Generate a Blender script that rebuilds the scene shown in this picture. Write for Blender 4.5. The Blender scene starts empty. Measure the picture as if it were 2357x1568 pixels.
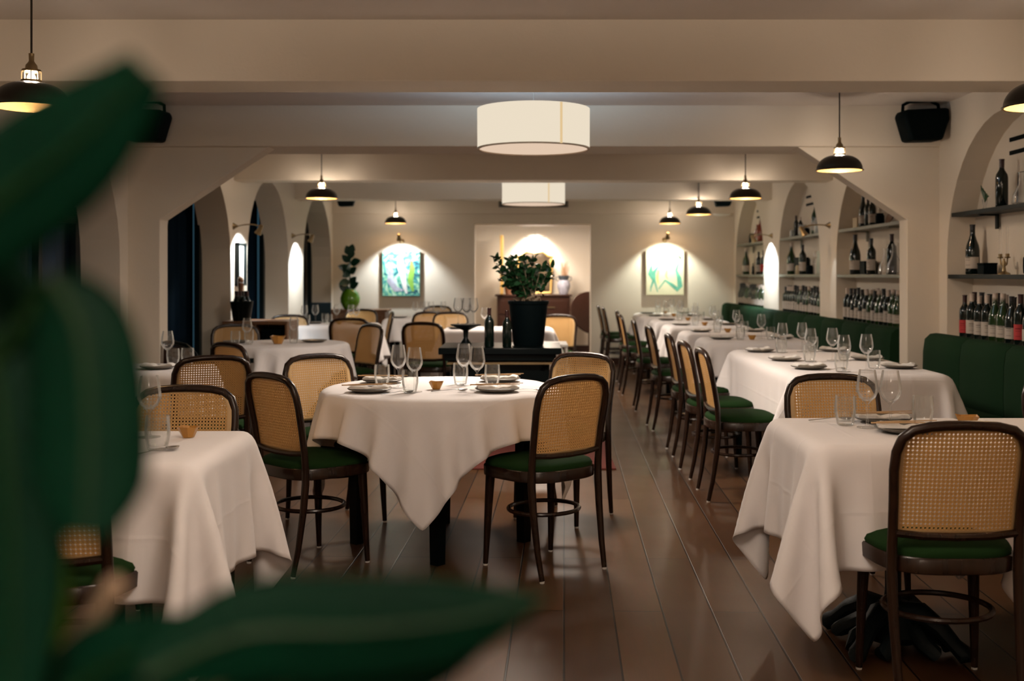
import bpy, math, random
import numpy as np
from mathutils import Vector, Matrix

random.seed(7)
PI = math.pi
S = bpy.context.scene
C = S.collection

# ------------------------------------------------------------------ camera, world, exposure
FPX = 2500.0           # focal length in pixels of the 2357 px wide frame
CX, CY, EYE = 1228.0, 632.0, 1.30
cam_d = bpy.data.cameras.new('camera'); cam = bpy.data.objects.new('camera', cam_d); C.objects.link(cam)
cam.location = (0, 0, EYE); cam.rotation_euler = (PI/2, 0, 0)
cam_d.sensor_width = 36.0; cam_d.lens = 36.0*FPX/2357
cam_d.shift_x = -(CX-1178.5)/2357; cam_d.shift_y = -(784-CY)/2357
cam_d.dof.use_dof = True; cam_d.dof.focus_distance = 4.3; cam_d.dof.aperture_fstop = 2.9
cam_d.clip_start = 0.05; cam_d.clip_end = 60
S.camera = cam
S.view_settings.view_transform = 'Standard'; S.view_settings.look = 'None'
S.view_settings.exposure = 0.86; S.view_settings.gamma = 1.0
try: S.view_settings.use_curve_mapping = False
except Exception: pass
world = bpy.data.worlds.new('night'); S.world = world; world.use_nodes = True
bg = world.node_tree.nodes['Background']; bg.inputs[0].default_value = (0.02, 0.05, 0.07, 1); bg.inputs[1].default_value = 0.5
cy_ = S.cycles
cy_.max_bounces = 9; cy_.diffuse_bounces = 4; cy_.glossy_bounces = 3; cy_.transmission_bounces = 8; cy_.transparent_max_bounces = 10
cy_.caustics_reflective = False; cy_.caustics_refractive = False; cy_.sample_clamp_indirect = 4.0; cy_.use_denoising = True; cy_.use_adaptive_sampling = True; cy_.adaptive_threshold = 0.02

WARM = (1.0, 0.74, 0.50); SOFT = (1.0, 0.84, 0.69); COLD = (0.86, 0.95, 1.0); GREENISH = (0.93, 1.0, 0.72)
P_PENDANT, P_GALLERY, P_DRUM_DOWN, P_DRUM_TOP = 3.8, 13.0, 34.0, 28.0

def P(x, y, z):
    """point at height z seen at pixel x, y (2357x1568 frame)"""
    s = (y-CY)/(EYE-z)
    return ((x-CX)/s, FPX/s)
def PD(x, y, d):
    """point at distance d seen at pixel x, y"""
    return Vector(((x-CX)*d/FPX, d, EYE-(y-CY)*d/FPX))

# ------------------------------------------------------------------ materials
def nmat(name):
    m = bpy.data.materials.new(name); m.use_nodes = True
    nt = m.node_tree; b = nt.nodes['Principled BSDF']
    return m, nt, b
def mat(name, col, rough=0.5, metal=0.0, bump=0.0, scale=40.0, var=0.0, coat=0.0, sheen=0.0, trans=0.0, ior=1.45, emit=None, es=1.0, spec=0.5):
    m, nt, b = nmat(name); b.inputs['Specular IOR Level'].default_value = spec
    b.inputs['Base Color'].default_value = (*col, 1); b.inputs['Roughness'].default_value = rough
    b.inputs['Metallic'].default_value = metal; b.inputs['IOR'].default_value = ior
    if coat: b.inputs['Coat Weight'].default_value = coat; b.inputs['Coat Roughness'].default_value = 0.12
    if sheen: b.inputs['Sheen Weight'].default_value = sheen
    if trans: b.inputs['Transmission Weight'].default_value = trans
    if emit: b.inputs['Emission Color'].default_value = (*emit, 1); b.inputs['Emission Strength'].default_value = es
    if bump or var:
        tc = nt.nodes.new('ShaderNodeTexCoord'); n = nt.nodes.new('ShaderNodeTexNoise')
        n.inputs['Scale'].default_value = scale; n.inputs['Detail'].default_value = 4
        nt.links.new(tc.outputs['Object'], n.inputs['Vector'])
        if bump:
            bp = nt.nodes.new('ShaderNodeBump'); bp.inputs['Strength'].default_value = bump; bp.inputs['Distance'].default_value = 0.01
            nt.links.new(n.outputs['Fac'], bp.inputs['Height']); nt.links.new(bp.outputs['Normal'], b.inputs['Normal'])
        if var:
            mx = nt.nodes.new('ShaderNodeMix'); mx.data_type = 'RGBA'
            mx.inputs[6].default_value = (*[c*(1-var) for c in col], 1); mx.inputs[7].default_value = (*[min(1, c*(1+var)) for c in col], 1)
            nt.links.new(n.outputs['Fac'], mx.inputs[0]); nt.links.new(mx.outputs[2], b.inputs['Base Color'])
    return m

def cane_mat():
    m, nt, b = nmat('woven_cane'); N = nt.nodes; L = nt.links
    b.inputs['Roughness'].default_value = 0.5
    uv = N.new('ShaderNodeUVMap'); sep = N.new('ShaderNodeSeparateXYZ'); L.new(uv.outputs[0], sep.inputs[0])
    def mth(op, a, c=None, v=None):
        n = N.new('ShaderNodeMath'); n.operation = op
        L.new(a, n.inputs[0])
        if c is not None: L.new(c, n.inputs[1])
        if v is not None: n.inputs[1].default_value = v
        return n.outputs[0]
    fx = mth('SUBTRACT', mth('FRACT', sep.outputs[0]), v=0.5); fy = mth('SUBTRACT', mth('FRACT', sep.outputs[1]), v=0.5)
    ax, ay = mth('ABSOLUTE', fx), mth('ABSOLUTE', fy)
    d = mth('MAXIMUM', mth('MAXIMUM', ax, ay), mth('MULTIPLY', mth('ADD', ax, ay), v=0.74))
    hole = mth('LESS_THAN', d, v=0.27)
    # strands: two straight pairs plus diagonals, as a shallow relief and a tint
    st = mth('ABSOLUTE', mth('SINE', mth('MULTIPLY', mth('ADD', sep.outputs[0], sep.outputs[1]), v=PI)))
    s2 = mth('ABSOLUTE', mth('SINE', mth('MULTIPLY', mth('SUBTRACT', sep.outputs[0], sep.outputs[1]), v=PI)))
    r = mth('MULTIPLY', st, s2)
    mx = N.new('ShaderNodeMix'); mx.data_type = 'RGBA'
    mx.inputs[6].default_value = (0.56, 0.31, 0.10, 1); mx.inputs[7].default_value = (0.82, 0.53, 0.22, 1)
    L.new(r, mx.inputs[0]); L.new(mx.outputs[2], b.inputs['Base Color'])
    bp = N.new('ShaderNodeBump'); bp.inputs['Strength'].default_value = 0.4; bp.inputs['Distance'].default_value = 0.002
    L.new(r, bp.inputs['Height']); L.new(bp.outputs['Normal'], b.inputs['Normal'])
    tl = N.new('ShaderNodeBsdfTranslucent'); tl.inputs['Color'].default_value = (0.6, 0.36, 0.14, 1)
    ms = N.new('ShaderNodeMixShader'); ms.inputs[0].default_value = 0.25
    L.new(b.outputs[0], ms.inputs[1]); L.new(tl.outputs[0], ms.inputs[2])
    tr = N.new('ShaderNodeBsdfTransparent'); m2 = N.new('ShaderNodeMixShader')
    L.new(hole, m2.inputs[0]); L.new(ms.outputs[0], m2.inputs[1]); L.new(tr.outputs[0], m2.inputs[2])
    L.new(m2.outputs[0], N['Material Output'].inputs['Surface'])
    return m

def wood_mat(name, c1, c2, rough, scale=(6, 6, 1.0), coat=0.0):
    m, nt, b = nmat(name); N = nt.nodes; L = nt.links
    tc = N.new('ShaderNodeTexCoord'); mp = N.new('ShaderNodeMapping'); mp.inputs['Scale'].default_value = scale
    n = N.new('ShaderNodeTexNoise'); n.inputs['Scale'].default_value = 6; n.inputs['Detail'].default_value = 6; n.inputs['Distortion'].default_value = 0.6
    L.new(tc.outputs['Object'], mp.inputs[0]); L.new(mp.outputs[0], n.inputs['Vector'])
    mx = N.new('ShaderNodeMix'); mx.data_type = 'RGBA'; mx.inputs[6].default_value = (*c1, 1); mx.inputs[7].default_value = (*c2, 1)
    L.new(n.outputs['Fac'], mx.inputs[0]); L.new(mx.outputs[2], b.inputs['Base Color']); b.inputs['Roughness'].default_value = rough; b.inputs['Specular IOR Level'].default_value = 0.3
    if coat: b.inputs['Coat Weight'].default_value = coat; b.inputs['Coat Roughness'].default_value = 0.15
    return m

def floor_mat():
    m, nt, b = nmat('dark_oak_planks'); b.inputs['Specular IOR Level'].default_value = 0.17; N = nt.nodes; L = nt.links
    tc = N.new('ShaderNodeTexCoord'); mp = N.new('ShaderNodeMapping'); mp.inputs['Rotation'].default_value = (0, 0, PI/2+0.028)
    L.new(tc.outputs['Object'], mp.inputs[0])
    br = N.new('ShaderNodeTexBrick'); br.offset = 0.37; br.offset_frequency = 2; br.squash = 1
    br.inputs['Scale'].default_value = 1.0; br.inputs['Brick Width'].default_value = 2.1; br.inputs['Row Height'].default_value = 0.19
    br.inputs['Mortar Size'].default_value = 0.0042; br.inputs['Mortar Smooth'].default_value = 0.3; br.inputs['Bias'].default_value = 0.0
    br.inputs['Color1'].default_value = (0.056, 0.024, 0.010, 1); br.inputs['Color2'].default_value = (0.100, 0.047, 0.020, 1); br.inputs['Mortar'].default_value = (0.012, 0.007, 0.005, 1)
    L.new(mp.outputs[0], br.inputs['Vector'])
    m2 = N.new('ShaderNodeMapping'); m2.inputs['Scale'].default_value = (22, 1.6, 1); L.new(tc.outputs['Object'], m2.inputs[0])
    n = N.new('ShaderNodeTexNoise'); n.inputs['Scale'].default_value = 3; n.inputs['Detail'].default_value = 7; n.inputs['Distortion'].default_value = 1.2
    L.new(m2.outputs[0], n.inputs['Vector'])
    mx = N.new('ShaderNodeMix'); mx.data_type = 'RGBA'; mx.blend_type = 'MULTIPLY'; mx.inputs[0].default_value = 0.45
    L.new(br.outputs['Color'], mx.inputs[6]); L.new(n.outputs['Color'], mx.inputs[7])
    gm = N.new('ShaderNodeMix'); gm.data_type = 'RGBA'; gm.blend_type = 'MIX'; gm.inputs[0].default_value = 0.75
    L.new(br.outputs['Color'], gm.inputs[6]); L.new(mx.outputs[2], gm.inputs[7]); L.new(gm.outputs[2], b.inputs['Base Color'])
    rr = N.new('ShaderNodeMapRange'); rr.inputs['To Min'].default_value = 0.22; rr.inputs['To Max'].default_value = 0.42
    n3 = N.new('ShaderNodeTexNoise'); n3.inputs['Scale'].default_value = 2.2; n3.inputs['Detail'].default_value = 5; L.new(tc.outputs['Object'], n3.inputs['Vector'])
    L.new(n3.outputs['Fac'], rr.inputs['Value']); L.new(rr.outputs[0], b.inputs['Roughness'])
    bp = N.new('ShaderNodeBump'); bp.inputs['Strength'].default_value = 0.35; bp.inputs['Distance'].default_value = 0.003
    inv = N.new('ShaderNodeMath'); inv.operation = 'SUBTRACT'; inv.inputs[0].default_value = 1; L.new(br.outputs['Fac'], inv.inputs[1])
    L.new(inv.outputs[0], bp.inputs['Height']); L.new(bp.outputs['Normal'], b.inputs['Normal'])
    return m

def linen_mat():
    """white tablecloth linen; ironed fold lines run along the cloth's UV at quarter widths"""
    m, nt, b = nmat('white_linen'); N = nt.nodes; L = nt.links
    b.inputs['Base Color'].default_value = (0.84, 0.80, 0.795, 1); b.inputs['Roughness'].default_value = 0.85
    uv = N.new('ShaderNodeUVMap'); sep = N.new('ShaderNodeSeparateXYZ'); L.new(uv.outputs[0], sep.inputs[0])
    def mth(op, a, c=None, v=None):
        n = N.new('ShaderNodeMath'); n.operation = op; L.new(a, n.inputs[0])
        if c is not None: L.new(c, n.inputs[1])
        if v is not None: n.inputs[1].default_value = v
        return n.outputs[0]
    def crease(s):
        f = mth('ABSOLUTE', mth('SUBTRACT', mth('FRACT', mth('MULTIPLY', s, v=4.0)), v=0.5))
        return mth('MAXIMUM', mth('SUBTRACT', mth('MULTIPLY', f, v=-1.0), v=-0.028), v=0.0)
    h = mth('MULTIPLY', mth('ADD', crease(sep.outputs[0]), crease(sep.outputs[1])), v=8.0)
    tc = N.new('ShaderNodeTexCoord'); n = N.new('ShaderNodeTexNoise'); n.inputs['Scale'].default_value = 9; n.inputs['Detail'].default_value = 5
    L.new(tc.outputs['Object'], n.inputs['Vector'])
    hh = mth('ADD', h, mth('MULTIPLY', n.outputs['Fac'], v=0.5))
    bp = N.new('ShaderNodeBump'); bp.inputs['Strength'].default_value = 0.5; bp.inputs['Distance'].default_value = 0.006
    L.new(hh, bp.inputs['Height']); L.new(bp.outputs['Normal'], b.inputs['Normal'])
    return m

def art_mat():
    m, nt, b = nmat('teal_figure_paint'); N = nt.nodes; L = nt.links
    tc = N.new('ShaderNodeTexCoord'); n = N.new('ShaderNodeTexNoise'); n.inputs['Scale'].default_value = 6.5; n.inputs['Detail'].default_value = 3; n.inputs['Distortion'].default_value = 2.2
    L.new(tc.outputs['Object'], n.inputs['Vector'])
    r = N.new('ShaderNodeValToRGB'); r.color_ramp.elements[0].position = 0.36; r.color_ramp.elements[0].color = (0.01, 0.05, 0.09, 1)
    r.color_ramp.elements[1].position = 0.62; r.color_ramp.elements[1].color = (0.55, 0.72, 0.62, 1)
    e = r.color_ramp.elements.new(0.46); e.color = (0.05, 0.30, 0.30, 1); e = r.color_ramp.elements.new(0.54); e.color = (0.25, 0.55, 0.30, 1)
    L.new(n.outputs['Fac'], r.inputs[0]); L.new(r.outputs[0], b.inputs['Base Color']); b.inputs['Roughness'].default_value = 0.5
    return m

def emis(name, col, s):
    m = bpy.data.materials.new(name); m.use_nodes = True; nt = m.node_tree; nt.nodes.clear()
    e = nt.nodes.new('ShaderNodeEmission'); e.inputs[0].default_value = (*col, 1); e.inputs[1].default_value = s
    o = nt.nodes.new('ShaderNodeOutputMaterial'); nt.links.new(e.outputs[0], o.inputs[0]); return m

def glass_mat(name, col=(1, 1, 1), mixt=0.35, refl=0.7):
    """clear thin glass: part see-through, part gloss, with white mixed in to paint bright edges"""
    m = bpy.data.materials.new(name); m.use_nodes = True; nt = m.node_tree; nt.nodes.clear(); N = nt.nodes; L = nt.links
    g = N.new('ShaderNodeBsdfGlossy'); g.inputs['Roughness'].default_value = 0.03; g.inputs['Color'].default_value = (1, 1, 1, 1)
    t = N.new('ShaderNodeBsdfTransparent'); t.inputs[0].default_value = (*[0.99*c for c in col], 1)
    f = N.new('ShaderNodeLayerWeight'); f.inputs[0].default_value = 0.22
    p = N.new('ShaderNodeMath'); p.operation = 'MULTIPLY'; p.inputs[1].default_value = refl; L.new(f.outputs['Fresnel'], p.inputs[0])
    a = N.new('ShaderNodeMath'); a.operation = 'ADD'; a.inputs[1].default_value = 0.05*refl; L.new(p.outputs[0], a.inputs[0])
    x = N.new('ShaderNodeMixShader'); o = N.new('ShaderNodeOutputMaterial')
    df = N.new('ShaderNodeBsdfDiffuse'); df.inputs[0].default_value = (0.9, 0.9, 0.88, 1)  # white diffuse stands in for light caught on the glass edges
    gm = N.new('ShaderNodeMixShader'); gm.inputs[0].default_value = mixt; L.new(g.outputs[0], gm.inputs[1]); L.new(df.outputs[0], gm.inputs[2])
    L.new(a.outputs[0], x.inputs[0]); L.new(t.outputs[0], x.inputs[1]); L.new(gm.outputs[0], x.inputs[2]); L.new(x.outputs[0], o.inputs[0])
    return m

M = {}
M['plaster'] = mat('beige_plaster', (0.71, 0.625, 0.515), 0.9, bump=0.10, scale=60)
M['ceiling'] = mat('ceiling_paint', (0.68, 0.61, 0.55), 0.9, bump=0.08, scale=50)
M['floor'] = floor_mat()
M['bentwood'] = wood_mat('dark_bentwood', (0.009, 0.0045, 0.003), (0.028, 0.012, 0.006), 0.27, coat=0.08)
M['cane'] = cane_mat()
M['cane_rim'] = mat('pale_cane_beading', (0.55, 0.36, 0.17), 0.5)
M['velvet'] = mat('dark_green_velvet', (0.009, 0.028, 0.007), 0.95, bump=0.15, scale=300, spec=0.1)
M['bench'] = mat('green_bench_fabric', (0.009, 0.029, 0.012), 0.95, bump=0.25, scale=400, spec=0.1)
M['linen'] = linen_mat()
M['napkin'] = mat('white_napkin', (0.78, 0.75, 0.71), 0.85, bump=0.2, scale=80)
M['plate'] = mat('grey_stoneware', (0.12, 0.105, 0.085), 0.4, bump=0.12, scale=60, var=0.35)
M['chopstick'] = mat('light_wood', (0.52, 0.33, 0.17), 0.45)
M['bowl'] = mat('amber_glaze', (0.42, 0.20, 0.04), 0.3, bump=0.2, scale=50)
M['steel'] = mat('brushed_steel', (0.5, 0.48, 0.45), 0.25, metal=1.0)
M['glass'] = glass_mat('clear_glass')
M['water'] = glass_mat('thick_glass', (0.985, 0.99, 0.985))
M['black'] = mat('black_lacquer', (0.002, 0.004, 0.0045), 0.28, spec=0.12)
M['blackmatte'] = mat('black_plastic', (0.002, 0.005, 0.006), 0.6, spec=0.05)
M['iron'] = mat('cast_iron', (0.004, 0.008, 0.009), 0.55, bump=0.3, scale=30, spec=0.2)
M['shade_out'] = mat('dark_bronze_enamel', (0.030, 0.026, 0.020), 0.35, metal=0.6)
M['brass'] = mat('gold_brass', (0.74, 0.53, 0.24), 0.4, metal=0.6)
M['oldbrass'] = mat('aged_brass', (0.30, 0.22, 0.12), 0.35, metal=0.9)
M['cord'] = mat('brown_cord', (0.03, 0.022, 0.015), 0.7)
M['bulb'] = emis('lit_bulb', (1.0, 0.80, 0.50), 26.0)
M['winpane'] = glass_mat('window_glass', (0.8, 0.9, 1.0), 0.0, 0.10)
M['gallery'] = glass_mat('gallery_glass', (1, 0.95, 0.85))
M['drum'] = emis('lit_linen_drum', (1.0, 0.87, 0.68), 0.46)
M['drum_seam'] = emis('drum_seam', (1.0, 0.72, 0.38), 0.42)
M['drum_base'] = emis('lit_diffuser', (1.0, 0.75, 0.56), 0.42)
M['drum_rim'] = mat('drum_rim', (0.5, 0.4, 0.3), 0.6)
M['winebottle'] = mat('dark_bottle_glass', (0.003, 0.008, 0.006), 0.08, coat=0.2)
M['greenbottle'] = mat('green_bottle_glass', (0.012, 0.035, 0.008), 0.08, coat=0.2)
M['label'] = mat('cream_paper_label', (0.46, 0.40, 0.34), 0.7)
M['redlabel'] = mat('red_paper_label', (0.42, 0.03, 0.03), 0.7)
M['cap_dark'] = mat('black_foil', (0.015, 0.015, 0.018), 0.35)
M['cap_red'] = mat('burgundy_foil', (0.035, 0.010, 0.010), 0.35)
M['cap_pale'] = mat('pale_foil', (0.55, 0.45, 0.38), 0.35)
M['shelfwood'] = mat('dark_shelf_board', (0.006, 0.011, 0.011), 0.5, spec=0.2)
M['shelfgrey'] = mat('grey_green_shelf_board', (0.16, 0.155, 0.115), 0.5)
M['darkwood'] = wood_mat('mahogany', (0.028, 0.010, 0.006), (0.055, 0.020, 0.011), 0.35)
M['midwood'] = wood_mat('oiled_walnut', (0.10, 0.045, 0.02), (0.19, 0.09, 0.04), 0.4)
M['rug'] = mat('red_rug_wool', (0.10, 0.018, 0.012), 0.95, bump=0.4, scale=120, var=0.45)
M['leaf'] = mat('dark_leaf', (0.012, 0.055, 0.018), 0.35, var=0.4, scale=12, coat=0.2)
M['fig'] = mat('rubber_leaf', (0.008, 0.040, 0.022), 0.35, var=0.5, scale=8, coat=0.25)
M['leafnear'] = mat('glossy_green_leaf', (0.0012, 0.031, 0.015), 0.55, var=0.7, scale=7, spec=0.12)
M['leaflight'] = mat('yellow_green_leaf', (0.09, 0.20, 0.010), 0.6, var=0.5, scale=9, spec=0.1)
M['midrib'] = mat('pale_green_rib', (0.006, 0.045, 0.006), 0.5)
M['fern'] = mat('bright_fern', (0.22, 0.42, 0.06), 0.6, var=0.4, scale=10)
M['stem'] = mat('woody_stem', (0.78, 0.52, 0.36), 0.7, var=0.4, scale=20)
M['twig'] = mat('pale_twig', (0.34, 0.26, 0.18), 0.8)
M['vase_green'] = mat('lime_green_glaze', (0.10, 0.26, 0.010), 0.12, coat=0.5)
M['gilt'] = mat('gilded_wood', (0.72, 0.45, 0.14), 0.35, metal=0.5, bump=0.3, scale=40)
M['mirror'] = mat('mirror_glass', (0.62, 0.56, 0.48), 0.04, metal=1.0)
M['winglass'] = mat('dark_window_glass', (0.006, 0.012, 0.018), 0.08)
M['curtain'] = mat('navy_curtain', (0.002, 0.008, 0.016), 0.9, spec=0.05)
M['curtain_pale'] = mat('grey_blue_curtain', (0.035, 0.055, 0.075), 0.9)
M['winframe'] = mat('black_window_frame', (0.003, 0.008, 0.010), 0.4, spec=0.2)
M['art_teal'] = art_mat()
M['art_cream'] = mat('cream_canvas', (0.74, 0.70, 0.48), 0.7, var=0.08, scale=8)
M['art_green'] = mat('green_brushwork', (0.13, 0.42, 0.30), 0.6, var=0.5, scale=14)
M['art_yellow'] = mat('yellow_brushwork', (0.80, 0.72, 0.22), 0.6)
M['canvas_edge'] = mat('canvas_edge', (0.05, 0.08, 0.07), 0.7)
M['white'] = mat('white_paint', (0.72, 0.70, 0.66), 0.5)
M['bluewhite'] = mat('blue_white_ceramic', (0.42, 0.42, 0.50), 0.25, var=0.8, scale=14)
M['slate'] = mat('slate_ceramic', (0.05, 0.06, 0.075), 0.35)
M['reed'] = mat('dried_reed', (0.60, 0.36, 0.20), 0.8)
M['amberliq'] = mat('red_brown_spirit', (0.20, 0.035, 0.015), 0.1, coat=0.5)
M['pale_glass'] = mat('frosted_bottle', (0.35, 0.36, 0.33), 0.2, coat=0.3)
M['yellowbox'] = mat('pale_wooden_box', (0.42, 0.33, 0.20), 0.6)
M['clockface'] = mat('clock_dial', (0.60, 0.52, 0.50), 0.4)
M['grille'] = mat('grey_grille', (0.16, 0.15, 0.13), 0.5)
M['wax'] = mat('white_candle', (0.72, 0.66, 0.58), 0.5)
M['terracotta'] = mat('terracotta', (0.30, 0.13, 0.07), 0.8)
M['soil'] = mat('potting_soil', (0.03, 0.02, 0.014), 0.95)

# ------------------------------------------------------------------ mesh helpers
class MB:
    def __init__(s): s.v = []; s.f = []; s.m = []; s.uv = None
    def add(s, vs, fs, mi=0, T=None):
        o = len(s.v)
        if T is not None: vs = [T @ Vector(p) for p in vs]
        s.v += [tuple(p) for p in vs]; s.f += [tuple(i+o for i in f) for f in fs]; s.m += [mi]*len(fs); return s
    def box(s, c, d, mi=0, T=None, rz=0):
        x, y, z = d[0]/2, d[1]/2, d[2]/2
        vs = [Vector((a*x, b*y, e*z)) for a in (-1, 1) for b in (-1, 1) for e in (-1, 1)]
        if rz: R = Matrix.Rotation(rz, 3, 'Z'); vs = [R @ p for p in vs]
        vs = [p+Vector(c) for p in vs]
        return s.add(vs, [(0, 1, 3, 2), (4, 6, 7, 5), (0, 4, 5, 1), (2, 3, 7, 6), (0, 2, 6, 4), (1, 5, 7, 3)], mi, T)
    def tube(s, pts, r, n=8, closed=False, mi=0, T=None, flat=1.0):
        pts = [Vector(p) for p in pts]; k = len(pts)
        rs = r if isinstance(r, (list, tuple)) else [r]*k
        vs = []; prev = None
        for i, p in enumerate(pts):
            a = pts[(i-1) % k] if (closed or i > 0) else p; b = pts[(i+1) % k] if (closed or i < k-1) else p
            t = (b-a).normalized()
            if prev is None:
                up = Vector((0, 0, 1)) if abs(t.z) < 0.9 else Vector((0, 1, 0))
                u = t.cross(up).normalized()
            else: u = (prev-t*prev.dot(t)).normalized()
            prev = u; w = t.cross(u)
            for j in range(n):
                an = 2*PI*j/n; vs.append(p+u*(math.cos(an)*rs[i])+w*(math.sin(an)*rs[i]*flat))
        fs = []
        for i in range(k if closed else k-1):
            i2 = (i+1) % k
            for j in range(n): fs.append((i*n+j, i*n+(j+1) % n, i2*n+(j+1) % n, i2*n+j))
        if not closed: fs.append(tuple(range(n-1, -1, -1))); fs.append(tuple((k-1)*n+j for j in range(n)))
        return s.add(vs, fs, mi, T)
    def lathe(s, prof, n=20, mi=0, T=None, c=(0, 0, 0), mis=None):
        vs = []; fs = []; ms = []
        for r, z in prof:
            for j in range(n):
                a = 2*PI*j/n; vs.append((c[0]+r*math.cos(a), c[1]+r*math.sin(a), c[2]+z))
        for i in range(len(prof)-1):
            for j in range(n): fs.append((i*n+j, i*n+(j+1) % n, (i+1)*n+(j+1) % n, (i+1)*n+j)); ms.append(mis[i] if mis else mi)
        if prof[0][0] > 1e-6: fs.append(tuple(range(n-1, -1, -1))); ms.append(mis[0] if mis else mi)
        if prof[-1][0] > 1e-6: fs.append(tuple((len(prof)-1)*n+j for j in range(n))); ms.append(mis[-1] if mis else mi)
        s.add(vs, fs, 0, T); s.m[-len(fs):] = ms; return s
    def rings(s, rings, mi=0, cap=True, T=None):
        n = len(rings[0]); vs = [p for r in rings for p in r]; fs = []
        for i in range(len(rings)-1):
            for j in range(n): fs.append((i*n+j, i*n+(j+1) % n, (i+1)*n+(j+1) % n, (i+1)*n+j))
        if cap: fs.append(tuple(range(n-1, -1, -1))); fs.append(tuple((len(rings)-1)*n+j for j in range(n)))
        return s.add(vs, fs, mi, T)
    def prism(s, poly, axis, a, b, mi=0, T=None):
        """extrude a 2-D polygon from a to b along axis"""
        def pt(p, h): return {'x': (h, p[0], p[1]), 'y': (p[0], h, p[1]), 'z': (p[0], p[1], h)}[axis]
        n = len(poly); vs = [pt(p, a) for p in poly]+[pt(p, b) for p in poly]
        fs = [tuple(range(n-1, -1, -1)), tuple(range(n, 2*n))]+[(i, (i+1) % n, n+(i+1) % n, n+i) for i in range(n)]
        return s.add(vs, fs, mi, T)
    def mesh(s, name, mats, smooth=True, ang=40):
        me = bpy.data.meshes.new(name); me.from_pydata(s.v, [], s.f)
        for m in (mats if isinstance(mats, (list, tuple)) else [mats]): me.materials.append(M[m] if isinstance(m, str) else m)
        me.polygons.foreach_set('material_index', s.m)
        if smooth:
            me.polygons.foreach_set('use_smooth', [True]*len(me.polygons)); me.update()
            me.set_sharp_from_angle(angle=math.radians(ang))
        me.update(); return me
def fixn(me):
    import bmesh
    b = bmesh.new(); b.from_mesh(me); bmesh.ops.recalc_face_normals(b, faces=b.faces); b.to_mesh(me); b.free(); return me
def obj(name, mb, mats, parent=None, smooth=True, bevel=0, ang=40, fix=True, loc=None):
    me = mb.mesh(name, mats, smooth, ang) if isinstance(mb, MB) else mb
    if fix and isinstance(mb, MB): fixn(me)
    o = bpy.data.objects.new(name, me); C.objects.link(o)
    if parent is not None: o.parent = parent
    if loc is not None: o.location = loc
    if bevel:
        bv = o.modifiers.new('bevel', 'BEVEL'); bv.width = bevel; bv.segments = 2; bv.limit_method = 'ANGLE'
    return o
def tag(o, label, cat, group=None, kind=None):
    o['label'] = label; o['category'] = cat
    if group: o['group'] = group
    if kind: o['kind'] = kind
    return o
def thing(name, label, cat, loc=(0, 0, 0), rz=0, group=None):
    o = bpy.data.objects.new(name, None); C.objects.link(o); o.empty_display_size = 0.1
    o.location = loc; o.rotation_euler = (0, 0, rz); return tag(o, label, cat, group)
def struct(name, mb, mats, smooth=False, **k):
    o = obj(name, mb, mats, None, smooth, **k); o['kind'] = 'structure'; return o
def dup(root, loc, rz, label, group=None, scale=None):
    r = root.copy(); C.objects.link(r); r.location = loc; r.rotation_euler = (0, 0, rz); r['label'] = label
    if group: r['group'] = group
    elif 'group' in r: del r['group']
    if scale: r.scale = scale
    for ch in list(root.children):
        c = ch.copy(); C.objects.link(c); c.parent = r
        for g in list(ch.children):
            d = g.copy(); C.objects.link(d); d.parent = c
    return r
_proto = {}
def place(key, maker, loc, rz, label, group=None, scale=None):
    """first call moves the prototype itself, later calls copy it"""
    if key not in _proto:
        o = maker(); _proto[key] = o; o.location = loc; o.rotation_euler = (0, 0, rz); o['label'] = label
        if group: o['group'] = group
        if scale: o.scale = scale
        return o
    o = dup(_proto[key], loc, rz, label, group, scale)
    if not scale: o.scale = (1, 1, 1)
    return o
def light(name, kind, loc, power, col, parent=None, size=0.05, rot=None, spot=None, blend=0.5):
    d = bpy.data.lights.new(name, kind); d.energy = power; d.color = col
    if kind == 'SPOT': d.spot_size = spot; d.spot_blend = blend
    if kind == 'AREA': d.shape = 'DISK'; d.size = size
    else: d.shadow_soft_size = size
    o = bpy.data.objects.new(name, d); C.objects.link(o); o.location = loc
    if rot is not None: o.rotation_euler = rot
    if parent is not None: o.parent = parent
    return o
def aim(o, frm, to): o.rotation_euler = (Vector(to)-Vector(frm)).to_track_quat('-Z', 'Y').to_euler()

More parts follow.
